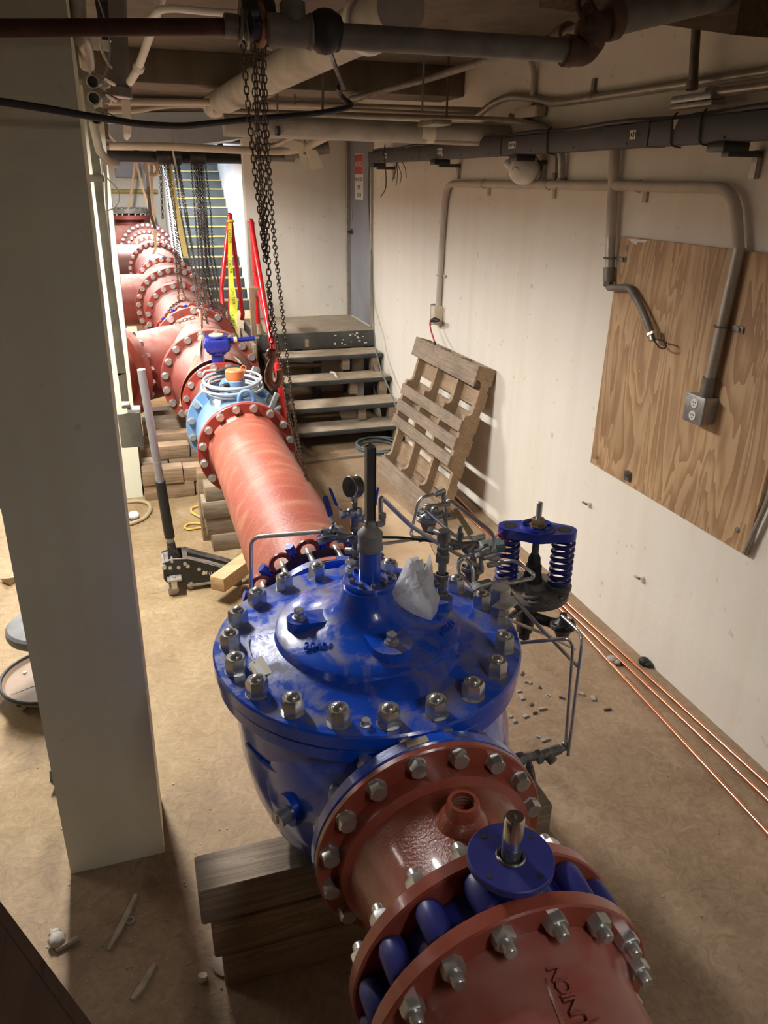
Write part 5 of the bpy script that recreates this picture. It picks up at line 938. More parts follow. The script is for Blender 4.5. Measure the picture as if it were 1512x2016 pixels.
# ---------------------------------------------------------------- far stairs
t = thing('concrete_stairs', 'dark blue grey stair flight with yellow nosings rising at the far end', 'stairs', (1.55, 16, 0))
for k in range(-2, 15):
    y_, z_ = 16.1 + .28 * k, .55 + .18 * k
    s_ = part('step', MB().span((1.0, y_, max(z_ - .36, 0)), (2.172, y_ + .30, z_)), 'stair_blue', t)
    part('nosing', MB().span((1.0, y_ - .012, z_ - .02), (2.172, y_ + .02, z_ + .004)), 'yellow', s_)
part('side_wall', MB().prism([(.95, 15.3, 0), (.95, 15.3, .5), (.95, 20.3, 3.1), (.95, 20.3, 0)], (.05, 0, 0)), 'pale_blue_wall', t)
pipe_thing('yellow_pipe', 'thin yellow pipe running level along the far wall', 'pipe', [(-.5, 21.95, 2.06), (.9, 21.95, 2.06)], .05, 'yellow')
solo('wall_cabinet', MB().span((-.08, 21.8, 2.38), (.55, 22.0, 2.95), .02), 'duct_grey', 'grey cabinet high on the far wall behind the orange sling', 'cabinet')
# ---------------------------------------------------------------- pallet leaning on the wall
PB0, PB1 = V((1.895, 6.02, .01)), V((1.945, 4.86, .01))
PT0 = V((2.235, 5.845, 1.145))
u = (PB1 - PB0).normalized(); w = (PT0 - PB0); w = (w - u * w.dot(u)).normalized(); nz_ = u.cross(w).normalized()
if nz_.x > 0: nz_ = -nz_
Wd, Ln = (PB1 - PB0).length, 1.20
PR = Matrix((u, w, nz_)).transposed()
def pl(a, b_, c): return PB0 + u * a + w * b_ + nz_ * c
t = thing('wooden_pallet', 'weathered wooden pallet leaning against the cream wall', 'pallet', PB0)
def notch_stringer(a):
    # side profile (b along the height, c into the pallet): plank on edge, two rounded fork notches cut into the visible edge
    prof = [(0, 0)]
    for b0 in (.165, .835):
        r, dp, L0 = .04, .052, .265; prof.append((b0, 0))
        prof += [(b0 + r * (1 - math.cos(q)), -dp + r - r * math.sin(q)) for q in [math.radians(15 * i) for i in range(0, 7)]]
        prof += [(b0 + L0 - r * (1 - math.cos(q)), -dp + r - r * math.sin(q)) for q in [math.radians(90 - 15 * i) for i in range(0, 7)]]
        prof.append((b0 + L0, 0))
    prof += [(Ln, 0), (Ln, -.115), (0, -.115)]
    return MB().prism([pl(a, b_, c) for b_, c in prof], u * .038)
for i, a in enumerate((0.0, Wd * .33, Wd * .66, Wd - .038)):
    part('stringer', notch_stringer(a), 'pallet_wood', t)
for b0, wd in ((0, .15), (.44, .09), (.575, .09), (.71, .09), (Ln - .15, .15)):
    part('deck_board', MB().box(pl(Wd / 2, b0 + wd / 2, .008), (Wd + .006, wd, .016), PR, .003), 'pallet_grey', t)
for i in range(7):
    b0 = .0 + i * (Ln - .13) / 6; part('bottom_board', MB().box(pl(Wd / 2, b0 + .065, -.123), (Wd, .125, .016), PR, .003), 'pallet_wood', t)
# ---------------------------------------------------------------- copper tubes, cardboard, hose coil
for i, (a, b_) in enumerate((((2.232, 3.498, 0.012), (2.146, 1.678, 0.012)), ((2.262, 3.489, 0.012), (2.277, 1.821, 0.012)), ((2.306, 3.476, 0.012), (2.342, 1.892, 0.012)))):
    a, b_ = V(a), V(b_); d_ = (b_ - a).normalized(); a = a - d_ * 3.0; b_ = b_ + d_ * 1.2; a.z = b_.z = .012
    tt = thing('copper_tube', ('copper tube farthest from the wall, lying along the floor', 'middle one of three copper tubes lying along the wall', 'copper tube nearest the wall, lying along the floor')[i], 'tube', (a + b_) / 2, 'copper tubes along the wall')
    part('barrel', MB().cyl(a, b_, .0105, n=14), 'copper', tt)
    for e in (.35, .62, .8): part('coupling', MB().cyl(a.lerp(b_, e + i * .03), a.lerp(b_, e + i * .03 + .008), .0122, n=14), 'copper', tt)
cb = thing('cardboard_sheet', 'torn flat cardboard sheet lying on the floor behind the valve', 'cardboard', (1.55, 4.7, 0))
part('sheet', MB().prism([(1.15, 5.35, .004), (1.24, 4.35, .004), (1.50, 4.05, .004), (1.74, 4.12, .004), (1.78, 4.4, .004), (1.86, 4.9, .004), (1.80, 5.5, .004)], (0, 0, .006)), 'cardboard', cb)
part('torn_flap', MB().prism([(1.55, 4.05, .010), (1.74, 4.10, .010), (1.76, 4.22, .03), (1.60, 4.2, .02)], (0, 0, .005)), 'cardboard', cb)
hc = MB()
for i in range(5): hc.torus((2.06 + .02 * (i % 3), 6.62 + .03 * (i % 2), .012 + .011 * i), (.03 * (i % 2), .04 * (i % 3 - 1), 1), .19 + .02 * (i % 3), .0085, 40, 6)
solo('hose_coil', hc, 'green_hose', 'coil of thin grey green cable on the floor before the steps', 'cable')
solo('hanging_cable', MB().tube([(2.380, 7.932, 2.613), (2.380, 7.983, 2.431), (2.385, 7.998, 2.148), (2.390, 7.919, 1.665), (2.395, 7.856, 1.162), (2.300, 7.522, 0.960), (2.280, 7.383, 0.782), (2.250, 7.112, 0.636), (2.250, 6.816, 0.505), (2.250, 6.548, 0.353), (2.2, 6.5, .05), (2.22, 6.55, .03)], .0075, 8, .05), 'green_hose', 'thin dark green cable hanging from the wireway end down over the steps', 'cable')
# ---------------------------------------------------------------- wall things: plywood, conduits, boxes, wireway
WX = 2.41
pw = thing('plywood_panel', 'large bare plywood panel screwed to the cream wall', 'panel', (2.405, 2.92, .886))
part('sheet', MB().prism([(WX - .002, 3.543, 2.108), (WX - .002, 3.565, .884), (WX - .002, 2.325, .886), (WX - .002, 2.28, 2.106)], (-.016, 0, 0)), 'plywood', pw)
sc_ = shared('screw', lambda: MB().lathe([(0, .012), (.004, .011), (.006, .004), (.004, .0)], n=12, cap1=False), 'fitting')
for q in ((2.392, 3.503, 0.938), (2.392, 3.481, 2.057), (2.392, 2.398, 0.976)): link('screw', sc_, None, pw, q, quat((-1, 0, 0)))
part('paint_smear', MB().prism([(2.392, 3.473, 2.101), (2.392, 3.319, 2.104), (2.392, 3.344, 2.091), (2.392, 3.394, 2.092), (2.392, 3.407, 2.077), (2.392, 3.462, 2.092)], (-.0005, 0, 0)), 'white', pw)
t = thing('loop_conduit', 'painted conduit running over the wall and down the plywood in one long loop', 'conduit', (2.37, 4.3, 2.34))
part('painted_run', MB().tube([(2.385, 5.985, 1.42), (2.385, 5.95, 2.05), (2.380, 5.90, 2.34), (2.372, 4.2, 2.345), (2.368, 2.76, 2.341), (2.366, 2.67, 2.10)], .0235, 16, .24, 8), 'cream_pipe', t)
part('bare_run', MB().tube([(2.366, 2.671, 2.12), (2.366, 2.672, 2.09), (2.362, 2.70, 1.54)], .0245, 16), 'galv', t, 'unpainted lower length')
part('end_coupling', MB().cyl((2.362, 2.698, 1.58), (2.362, 2.702, 1.49), .031, n=16, ch=.002), 'galv_dark', t)
for y_ in (5.2, 3.42, 4.3): part('strap', MB().torus((2.375, y_, 2.343), (0, 1, 0), .026, .004, 16, 6).box((2.402, y_ - .02, 2.30), (.01, .03, .06)), 'cream_pipe', t)
part('strap', MB().torus((2.364, 2.69, 1.80), (0, 0, 1), .028, .005, 16, 6).box((2.388, 2.62, 1.80), (.006, .07, .026), None, .004).lathe([(0, .011), (.008, .009)], (2.386, 2.61, 1.80), (-1, 0, 0), 10), 'galv_dark', t)
part('strap', MB().torus((2.380, 5.97, 1.66), (0, 0, 1), .026, .004, 16, 6).box((2.40, 5.92, 1.66), (.006, .06, .02)), 'cream_pipe', t)
t = thing('drop_conduit', 'vertical conduit dropping from the wireway to a hanging flexible whip', 'conduit', (2.37, 3.6, 1.9))
part('painted_run', MB().cyl((2.37, 3.66, 2.52), (2.37, 3.60, 2.10), .0265, n=16), 'cream_pipe', t)
part('bare_run', MB().cyl((2.37, 3.60, 2.10), (2.37, 3.575, 1.95), .025, n=16), 'galv', t)
part('coupling', MB().cyl((2.37, 3.578, 1.955), (2.37, 3.57, 1.885), .031, n=16, ch=.002).hexa((2.37, 3.57, 1.89), (0, 0, -1), .05, .03), 'galv_dark', t)
part('strap', MB().torus((2.37, 3.585, 2.0), (0, 0, 1), .029, .005, 16, 6).box((2.39, 3.51, 2.0), (.006, .08, .026), None, .004).lathe([(0, .011), (.008, .009)], (2.386, 3.49, 2.0), (-1, 0, 0), 10), 'galv_dark', t)
part('flexible_whip', MB().tube([(2.37, 3.57, 1.875), (2.365, 3.555, 1.855), (2.365, 3.373, 1.878), (2.360, 3.253, 1.799), (2.355, 3.168, 1.728), (2.350, 3.114, 1.670)], .017, 12, .03), 'grey_pipe', t)
part('whip_connector', MB().cyl((2.350, 3.125, 1.699), (2.350, 3.105, 1.667), .022, n=14).hexa((2.350, 3.129, 1.696), V((2.350, 3.105, 1.667)) - V((2.350, 3.129, 1.696)), .05, .014), 'chrome', t)
part('loose_wire', MB().tube([(2.350, 3.105, 1.667), (2.340, 3.043, 1.645), (2.335, 3.002, 1.646), (2.330, 2.980, 1.663), (2.330, 2.998, 1.673)], .004, 6, .01), 'black_rubber', t)
part('loose_wire', MB().tube([(2.350, 3.103, 1.672), (2.340, 3.036, 1.680), (2.335, 2.991, 1.679), (2.330, 2.992, 1.665)], .004, 6, .01), 'black_rubber', t)
t = thing('outlet_box', 'grey steel receptacle box on the plywood with two white sockets', 'outlet', (2.36, 2.715, 1.37))
part('box', MB().span((2.395, 2.655, 1.375), (2.325, 2.775, 1.495), .006), 'fitting_grey', t)
cv_ = part('cover', MB().span((2.326, 2.652, 1.372), (2.318, 2.778, 1.498), .003), 'fitting_grey', t)
for z_ in (1.463, 1.407):
    so = part('socket', MB().lathe([(0, .022), (.003, .021)], (2.318, 2.715, z_), (-1, 0, 0), 24), 'white', t)
    for dy in (-.007, .007): part('slot', MB().box((2.3148, 2.715 + dy, z_ + .004), (.0012, .003, .010)), 'ink', so)
    part('slot', MB().lathe([(0, .0035), (.0006, .0035)], (2.315, 2.715, z_ - .009), (-1, 0, 0), 10), 'ink', so)
for dy in (-.054, .054): part('cover_screw', MB().lathe([(0, .006), (.003, .005)], (2.318, 2.715 - dy, 1.49 if dy < 0 else 1.38), (-1, 0, 0), 10), 'zinc', cv_)
t = thing('outlet_box', 'small cream receptacle box at the lower end of the painted loop, with black plug', 'outlet', (2.37, 5.98, 1.25))
part('box', MB().span((2.409, 5.93, 1.27), (2.33, 6.02, 1.42), .008), 'cream_paint', t)
part('face_plate', MB().span((2.332, 6.02, 1.26), (2.41, 6.035, 1.43), .004), 'fitting_grey', t)
t = thing('power_cord', 'short black and red extension cord hanging from the cream box to the pallet', 'cord', (2.3, 6.05, 1.1))
part('plug', MB().tube([(2.335, 5.839, 1.324), (2.320, 5.891, 1.324), (2.310, 5.956, 1.302)], [.012, .02, .012], 10), 'black_rubber', t)
part('cord', MB().tube([(2.310, 5.934, 1.314), (2.300, 5.952, 1.287), (2.290, 5.897, 1.239), (2.270, 5.784, 1.199), (2.260, 5.709, 1.160)], .0065, 8, .03), 'red_wire', t)
part('socket_end', MB().tube([(2.260, 5.722, 1.178), (2.250, 5.714, 1.135), (2.250, 5.734, 1.107)], [.010, .018, .015], 10), 'black_rubber', t)
# wireway
t = thing('wireway', 'long dark grey steel wireway on brackets along the upper wall', 'wireway', (2.25, 4.6, 2.5))
YB = [7.43, 6.05, 4.62, 3.16, 1.2]
for k in range(4):
    y1, y0 = YB[k] - .004, YB[k + 1] + .004
    z1, z0 = (2.5, 2.5)
    sg_ = part('trough', MB().span((2.205, y0, 2.503), (2.305, y1, 2.598), .004), 'tray_grey', t)
    part('joint_plate', MB().span((2.203, y0 - .004, 2.501), (2.307, y0 + .09, 2.60), .003), 'tray_grey', sg_)
    n_ = 6
    for i in range(n_):
        yy = y0 + .15 + (y1 - y0 - .3) * i / (n_ - 1)
        part('cover_screw', MB().lathe([(0, .005), (.003, .004)], (2.204, yy, 2.585 if i % 2 else 2.518), (-1, 0, 0), 8), 'ink', sg_)
for q, wd in ((3.2 + .05, .0), (4.47, .0), (5.62, 0), (6.9, 0)):
    st = part('sticker', MB().span((2.2035, q - .045, 2.535), (2.2048, q + .045, 2.572)), 'white', t)
    for i in range(5): part('print', MB().span((2.2028, q - .036 + .016 * i, 2.542 + .004 * (i % 3)), (2.2034, q - .026 + .016 * i, 2.566 - .004 * ((i + 1) % 2))), 'ink', st)
part('paint_drip', MB().prism([(2.2045, 3.0, 2.597), (2.2045, 2.965, 2.597), (2.2045, 2.985, 2.56), (2.2045, 2.988, 2.56)], (-.001, 0, 0)), 'cream_paint', t)
for y_ in (7.25, 5.72, 4.42, 2.70):
    br = part('bracket', MB().span((2.19, y_ - .05, 2.468), (2.31, y_ + .05, 2.502), .003).span((2.24, y_ - .022, 2.452), (2.405, y_ + .02, 2.474), .002), 'black_paint', t)
    part('wall_strut', MB().span((2.385, y_ - .018, 2.375), (2.409, y_ + .018, 2.478), .003), 'galv', br)
for k, (dx, r_, ph) in enumerate(((.02, .012, 0), (.045, .010, 1.3), (.07, .011, 2.2))):
    part('top_cable', MB().tube([(2.205 + dx + .008 * math.sin(i * .9 + ph), 7.3 - i * .19, 2.607 + .006 * math.sin(i * 1.3 + ph)) for i in range(33)], r_, 8), 'tray_grey', t)
for y_ in (4.05, 3.0, 2.82): part('cable_tie', MB().tube([(2.22, y_, 2.625), (2.199, y_, 2.60), (2.199, y_ - .01, 2.50), (2.24, y_ - .03, 2.492)], .0035, 6, .02), 'black_rubber', t)
WIRES = [[(2.240, 6.691, 2.507), (2.250, 6.732, 2.445), (2.250, 6.838, 2.350)], [(2.240, 6.691, 2.507), (2.250, 6.689, 2.401), (2.250, 6.725, 2.318)], [(2.240, 6.677, 2.499), (2.250, 6.582, 2.401), (2.250, 6.631, 2.335)], [(2.240, 6.573, 2.512), (2.250, 6.495, 2.458), (2.250, 6.465, 2.385)], [(2.190, 6.862, 2.639), (2.190, 6.903, 2.581), (2.200, 6.857, 2.421), (2.200, 6.853, 2.292), (2.200, 7.013, 2.224)]]
for i, pts in enumerate(WIRES): part('loose_wire', MB().tube(pts, .0045 if i == 4 else .003, 6, .05), 'black_rubber', t)
# bulkhead lamp
t = thing('bulkhead_lamp', 'unlit white jelly jar lamp mounted on the cream wall under the wireway', 'lamp', (2.340, 4.574, 2.437))
bc = V((2.290, 4.461, 2.427)); bd = V((-.8, -.45, -.3)).normalized()
part('globe', MB().lathe([(-.07, .07), (-.02, .088), (.03, .085), (.07, .062), (.09, .03), (.094, .0)], bc, bd, 32, cap1=False), 'white_gloss', t)
part('lens_ring', MB().torus(bc + bd * .088 + V((0, 0, .012)), bd, .024, .006, 20, 8), 'fitting_grey', t)
part('base', MB().cyl(bc - bd * .085, bc - bd * .04, .060, n=24), 'white', t)
part('side_arm', MB().tube([(2.350, 4.716, 2.439), (2.378, 4.863, 2.464)], .028, 12), 'white', t)
for i, c in enumerate(((2.410, 3.536, 0.637), (2.410, 2.970, 0.439))):
    c = V(c); solo('bolt_stub', MB().tube([c, c + V((-.03, 0, 0)), c + V((-.035, .03, .004))], .008, 10, .01), 'chrome', ('upper bent bolt stub left in the wall below the plywood', 'lower bent bolt stub left in the wall near the floor')[i], 'bolt')
solo('conduit_stub', MB().cyl((2.385, 2.26, 1.2), (2.385, 2.325, .90), .012, n=10), 'galv', 'thin conduit running down the edge of the plywood panel', 'conduit')
solo('wall_clip', MB().box((2.39, 3.2, .935), (.03, .05, .05), None, .006).cyl((2.39, 3.2, .95), (2.37, 3.2, .95), .016, n=10), 'fitting', 'small dark clip at the lower edge of the plywood', 'clip')
# ---------------------------------------------------------------- chain hoist near the camera
t = thing('chain_hoist', 'dark chain hoist with an orange band hanging from the rusty ceiling pipe', 'hoist', (0.382, 2.270, 2.724))
hc_ = V((0.379, 2.270, 2.730))
part('housing', MB().cyl(hc_ + V((-.042, 0, 0)), hc_ + V((.042, 0, 0)), .052, n=28, ch=.008).cyl(hc_ + V((.0, -.05, .01)), hc_ + V((.01, -.02, .005)), .034, n=24, ch=.004), 'black_paint', t)
part('orange_band', MB().torus(hc_ + V((0, 0, -.008)), (1, .2, .15), .052, .009, 28, 8), 'hook_rust', t, 'orange painted band')
part('chain_guide', MB().torus(hc_ + V((.028, 0, -.014)), (1, .1, .1), .052, .006, 24, 6).torus(hc_ + V((-.03, 0, -.014)), (1, .1, .1), .05, .006, 24, 6), 'black_paint', t)
part('support_strap', MB().tube([hc_ + V((-.02, 0, .04)), hc_ + V((-.05, .02, .12)), hc_ + V((-.04, .02, .33))], .006, 6).tube([hc_ + V((.01, 0, .04)), hc_ + V((.02, .02, .12)), hc_ + V((.03, .02, .33))], .006, 6), 'black_rubber', t)
CH = dict(pitch=.0165, w=.0062, r=.002)
NEAR = [[(0.340, 2.270, 2.673), (0.344, 2.280, 2.576), (0.353, 2.300, 2.462), (0.360, 2.310, 2.363), (0.370, 2.320, 2.264), (0.377, 2.320, 2.154), (0.379, 2.320, 2.129)],
        [(0.364, 2.250, 2.667), (0.362, 2.260, 2.540), (0.366, 2.280, 2.420), (0.371, 2.300, 2.291), (0.375, 2.310, 2.183), (0.379, 2.320, 2.129)],
        [(0.378, 2.290, 2.673), (0.375, 2.300, 2.543), (0.377, 2.310, 2.421), (0.381, 2.320, 2.344), (0.381, 2.330, 2.250), (0.381, 2.330, 2.131)],
        [(0.385, 2.270, 2.668), (0.385, 2.280, 2.530), (0.389, 2.300, 2.382), (0.387, 2.320, 2.196), (0.388, 2.330, 2.067), (0.387, 2.330, 1.919), (0.386, 2.330, 1.866)],
        [(0.397, 2.300, 2.671), (0.399, 2.320, 2.497), (0.408, 2.360, 2.370), (0.427, 2.450, 2.231), (0.452, 2.550, 2.103), (0.491, 2.700, 1.927), (0.530, 2.850, 1.724), (0.569, 3.000, 1.546), (0.640, 3.250, 1.265), (0.690, 3.400, 1.085), (0.734, 3.500, 0.965)],
        [(0.411, 2.500, 2.047), (0.437, 2.600, 1.953), (0.467, 2.700, 1.831), (0.508, 2.850, 1.658), (0.550, 3.000, 1.494), (0.622, 3.250, 1.279), (0.662, 3.350, 1.157), (0.724, 3.500, 0.979)]]
for i, pts in enumerate(NEAR): part('hand_chain' if i != 3 else 'load_chain', chain_mb(pts, **CH), 'chain_steel', t, kind='stuff')
hk = V((0.385, 2.330, 1.862)); k_ = .086
part('load_hook', MB().tube([hk + V((k_ * a * .66, -.002, -k_ * b_)) for a, b_ in ((.0, .0), (.02, .22), (-.13, .42), (-.24, .70), (-.22, .98), (-.02, 1.17), (.22, 1.12), (.36, .92), (.36, .72), (.30, .58))], [.010, .0105, .011, .0125, .0135, .014, .013, .011, .009, .006], 12).lathe([(-.006, .010), (.0, .015), (.022, .015), (.028, .010)], hk + V((0, 0, -.012)), (0, 0, 1), 16).cyl(hk + V((-.018, 0, -.004)), hk + V((.018, 0, -.004)), .006, n=8), 'hook_rust', t)
# ---------------------------------------------------------------- far chain falls hanging from the trolley beam
FAR = [('chain fall with a short bundle ending above the far flanges', [[(0.480, 10.500, 2.547), (0.468, 10.500, 2.195), (0.453, 10.500, 1.868)], [(0.504, 10.500, 2.547), (0.476, 10.550, 2.136), (0.464, 10.550, 1.889)]], (0.516, 10.500, 2.603)),
       ('chain fall reaching down to the chain wrapped on the middle pipe', [[(0.529, 10.400, 2.546), (0.521, 10.000, 2.092), (0.499, 9.200, 1.589), (0.479, 8.800, 1.309), (0.463, 8.650, 1.191)], [(0.564, 10.400, 2.546), (0.562, 10.000, 2.037), (0.548, 9.600, 1.723), (0.516, 9.200, 1.481)]], (0.564, 10.500, 2.604)),
       ('chain fall holding the tan strap at the geared valve', [[(0.653, 10.400, 2.548), (0.625, 9.600, 1.995), (0.605, 8.600, 1.637), (0.567, 7.400, 1.335), (0.529, 6.800, 1.205)], [(0.689, 10.400, 2.548), (0.670, 9.600, 1.995), (0.653, 8.600, 1.585), (0.620, 7.800, 1.375)]], (0.683, 10.500, 2.606)),
       ('densest chain fall in front of the stairs, ending by the coupling', [[(0.859, 10.500, 2.553), (0.814, 10.000, 2.093), (0.760, 9.300, 1.631), (0.702, 8.700, 1.315), (0.635, 8.000, 1.103)], [(0.890, 10.500, 2.553), (0.844, 10.000, 2.037), (0.795, 9.300, 1.576), (0.768, 8.900, 1.236), (0.765, 8.300, 1.010)], [(0.916, 10.450, 2.553), (0.858, 10.000, 1.980), (0.794, 9.200, 1.475), (0.792, 8.600, 1.166), (0.823, 8.100, 0.967)]], (0.895, 10.500, 2.610)),
       ('chain fall nearest the red handrails, trailing down beside the coupling', [[(0.951, 10.500, 2.554), (0.887, 10.000, 1.980), (0.849, 9.400, 1.567), (0.849, 8.700, 1.204), (0.880, 8.000, 0.915)], [(0.981, 10.500, 2.555), (0.935, 10.000, 1.980), (0.889, 9.400, 1.567), (0.884, 8.600, 1.163), (0.936, 7.800, 0.759)], [(0.940, 10.520, 2.555), (0.903, 10.200, 2.088), (0.864, 9.800, 1.706)]], (0.968, 10.500, 2.611))]
for lab, strands, top in FAR:
    t = thing('chain_fall', lab, 'hoist', top, 'far chain falls')
    c_ = V(top); part('hoist_body', MB().cyl(c_ + V((-.06, -.1, .0)), c_ + V((.06, -.1, .0)), .10, n=18, ch=.01).tube([c_ + V((0, -.1, .08)), c_ + V((0, .0, .16))], .02, 8), 'black_paint', t)
    strands = strands + [[V(p) + V((.05 + .02 * math.sin(i * 1.7), .03, .0)) for i, p in enumerate(st)] for st in strands if len(st) == 5]
    for st in strands: part('chain', chain_mb(st, pitch=.034, w=.0115, r=.0038, seg=6, m=4), 'chain_steel', t, kind='stuff')
def ribbon(pts, w, th=.004):
    pts = [V(p) for p in pts]; rs = []
    for i, p in enumerate(pts):
        d_ = (pts[min(i + 1, len(pts) - 1)] - pts[max(i - 1, 0)]).normalized(); sd_ = d_.cross(V((.2, 1, .1))).normalized(); n_ = d_.cross(sd_)
        rs.append([p + sd_ * w + n_ * th, p - sd_ * w + n_ * th, p - sd_ * w - n_ * th, p + sd_ * w - n_ * th])
    return MB().rings(rs)
t = thing('lifting_sling', 'orange web sling hanging as an inverted V over the riser flange', 'sling', (0.400, 20.300, 2.679))
part('leg', ribbon([(0.393, 20.300, 2.721), (0.226, 20.500, 2.043), (0.022, 20.700, 1.380)], .024), 'sling', t)
part('leg', ribbon([(0.416, 20.300, 2.722), (0.478, 20.300, 2.268), (0.610, 20.200, 1.604), (0.582, 19.000, 1.113)], .024), 'sling', t)
t = thing('lifting_sling', 'tan web sling hanging straight down to the pale far pipe', 'sling', (0.516, 14.000, 2.558))
part('web', ribbon([(0.519, 14.000, 2.580), (0.471, 14.000, 1.988), (0.459, 13.900, 1.603), (0.448, 13.800, 1.309), (0.385, 13.700, 1.206), (0.283, 13.600, 1.106)], .022), 'sling', t)
part('eye', MB().torus((0.511, 14.000, 2.506), (0, 1, 0), .10, .03, 20, 6), 'sling', t)
solo('lifting_sling', ribbon([(0.645, 11.500, 2.580), (0.664, 11.500, 2.307), (0.688, 11.400, 1.993), (0.720, 11.400, 1.702), (0.751, 11.300, 1.380)], .034), 'yellow', 'yellow web sling hanging among the far chains', 'sling')
solo('dark_sling', ribbon([(0.336, 10.500, 2.578), (0.339, 10.700, 2.548), (0.371, 12.000, 2.237), (0.368, 12.200, 1.900), (0.427, 12.500, 1.678)], .022), 'black_paint', 'dark web sling beside the straight tan sling', 'sling')
solo('chain_rod', MB().tube([(0.641, 10.300, 2.666), (0.671, 10.300, 2.424), (0.698, 10.300, 2.199)], .012, 8).ball((0.701, 10.300, 2.176), .035, 10), 'white', 'thin pale rod with white end hanging among the far chains', 'rod')
t = thing('strap_sling', 'tan strap looped round the dusty reducer behind the blue gear operator', 'sling', (0.479, 6.200, 1.227))
part('web', ribbon([(0.520, 6.750, 1.213), (0.480, 6.300, 1.177), (0.417, 6.000, 1.111), (0.333, 5.830, 1.005), (0.280, 5.800, 0.892), (0.254, 5.800, 0.776)], .016), 'strap_tan', t)
part('web', ribbon([(0.484, 6.300, 1.177), (0.529, 6.250, 1.152), (0.640, 6.200, 1.099), (0.736, 6.050, 1.036), (0.773, 5.950, 0.963)], .014), 'strap_tan', t)
part('knot', MB().ball((0.483, 6.280, 1.181), .032, 12), 'strap_tan', t)
part('hanger', MB().tube([(0.550, 7.000, 1.294), (0.519, 6.700, 1.201)], .016, 8), 'hook_rust', t)
t = thing('wrapped_chain', 'rusty chain wrapped over the middle pipe with a ring on top', 'chain', (ax(8.7), 8.7, 1.155))
part('chain', chain_mb([on_pipe(8.65 - .010 * abs(d_ - 95) * (1 if d_ > 95 else .4), d_, .337) for d_ in range(165, 28, -6)], pitch=.036, w=.012, r=.0048, seg=6), 'rust', t, kind='stuff')
part('ring', MB().torus(on_pipe(8.65, 95, .36), (.3, 1, .2), .04, .012, 18, 6), 'hook_rust', t)
t = thing('wrapped_chain', 'second rusty chain wrapped in front of the sparse bolted flange', 'chain', (ax(7.45), 7.45, 1.155))
part('chain', chain_mb([on_pipe(7.45, d_, .336) for d_ in range(172, 84, -6)], pitch=.036, w=.012, r=.0048, seg=6), 'rust', t, kind='stuff')
part('shackle', MB().torus(on_pipe(7.45, 84, .36), (1, .2, .3), .045, .014, 18, 6).tube([on_pipe(7.45, 82, .36), on_pipe(7.5, 76, .39), on_pipe(7.6, 70, .40)], .012, 8), 'hook_rust', t)
# ---------------------------------------------------------------- timbers under the pipes
def timber(lo, hi, label, group, mat='timber'):
    m = MB().span(lo, hi, .004); return solo('timber_block', m, mat, label, 'timber', group)
zt = [.0, .142, .284, .425]
solo('support_timber', MB().span((-.015, 1.695, .285), (1.16, 1.835, .425), .006), 'timber_grey', 'topmost grey timber under the blue control valve', 'timber', 'timbers under the control valve')
solo('support_timber', MB().span((.012, 1.685, .142), (1.18, 1.83, .284), .006), 'timber', 'middle timber of three under the blue control valve', 'timber', 'timbers under the control valve')
solo('support_timber', MB().span((.035, 1.68, .0), (1.15, 1.835, .141), .006), 'timber', 'bottom timber on the floor under the blue control valve', 'timber', 'timbers under the control valve')
names = ['lowest', 'second', 'third', 'topmost']
for i, (x0, dx, h) in enumerate(((.33, .5, .125), (.30, .55, .125), (.285, .52, .12), (.31, .5, .105))):
    z0 = sum((.125, .125, .12, .105)[:i]); timber((x0, 4.83 + .01 * (i % 2), z0 + .001), (x0 + dx, 5.0, z0 + h), '%s timber of the small stack under the light blue meter' % names[i], 'timbers under the meter', 'timber_grey')
timber((.28, 5.02, .0), (.8, 5.16, .51), 'rear block standing behind the small stack under the meter', 'timbers under the meter')
k = 0
ROWS = [  # y0, depth, z0, height, x0, x1
    (5.90, .14, 0, .13, -.09, .30), (5.885, .14, .131, .125, -.09, .22), (5.92, .14, 0, .13, .31, .62), (5.90, .14, .131, .115, .225, .60),
    (6.10, .14, 0, .12, -.09, .40), (6.12, .14, .121, .12, -.09, .12), (6.10, .14, .121, .13, .13, .62), (6.13, .14, .252, .11, .0, .30), (6.12, .14, .252, .12, .31, .70),
    (6.36, .14, 0, .14, -.09, .6), (6.38, .14, .141, .13, -.09, .25), (6.36, .14, .141, .12, .26, .7), (6.37, .14, .272, .12, .02, .40), (6.39, .14, .272, .14, .41, .8),
    (6.72, .16, 0, .15, -.14, .4), (6.74, .15, .151, .13, -.16, .2), (6.72, .15, .151, .14, .21, .7), (6.75, .14, .292, .12, -.05, .5)]
WHERE = {5.9: 'front row', 6.1: 'second row', 6.3: 'third row', 6.7: 'back row'}
for y0, dy, z0, h, x0, x1 in ROWS:
    key = min(WHERE, key=lambda q: abs(q - y0)); k += 1
    lev = 'on the floor' if z0 == 0 else ('one layer up' if z0 < .2 else 'on the top layer'); side = 'end nearer the column' if x0 < .1 else 'end under the pipe'
    timber((x0, y0, z0), (x1, y0 + dy, z0 + h), 'crib timber in the %s %s, %s' % (WHERE[key], lev, side), 'cribbing under the branch fitting', 'timber' if k % 3 else 'timber_grey')
timber((-.15, 8.6, .0), (.6, 8.8, .2), 'lower wide timber under the middle pipe', 'timbers under the middle pipe', 'new_timber'); timber((-.18, 8.62, .2), (.75, 8.78, .42), 'upper wide timber under the middle pipe', 'timbers under the middle pipe', 'new_timber')
timber((.0, 7.05, .0), (.9, 7.2, .41), 'tall timber block hidden under the branch fitting', 'cribbing under the branch fitting')
for y_, lab in ((10.8, 'timber block under the plain branch fitting'), (13.4, 'timber block under the pale far pipe'), (16.3, 'timber block under the farthest branch fitting')): timber((.0, y_, 0), (1.0, y_ + .2, .425), lab, 'far pipe blocks')
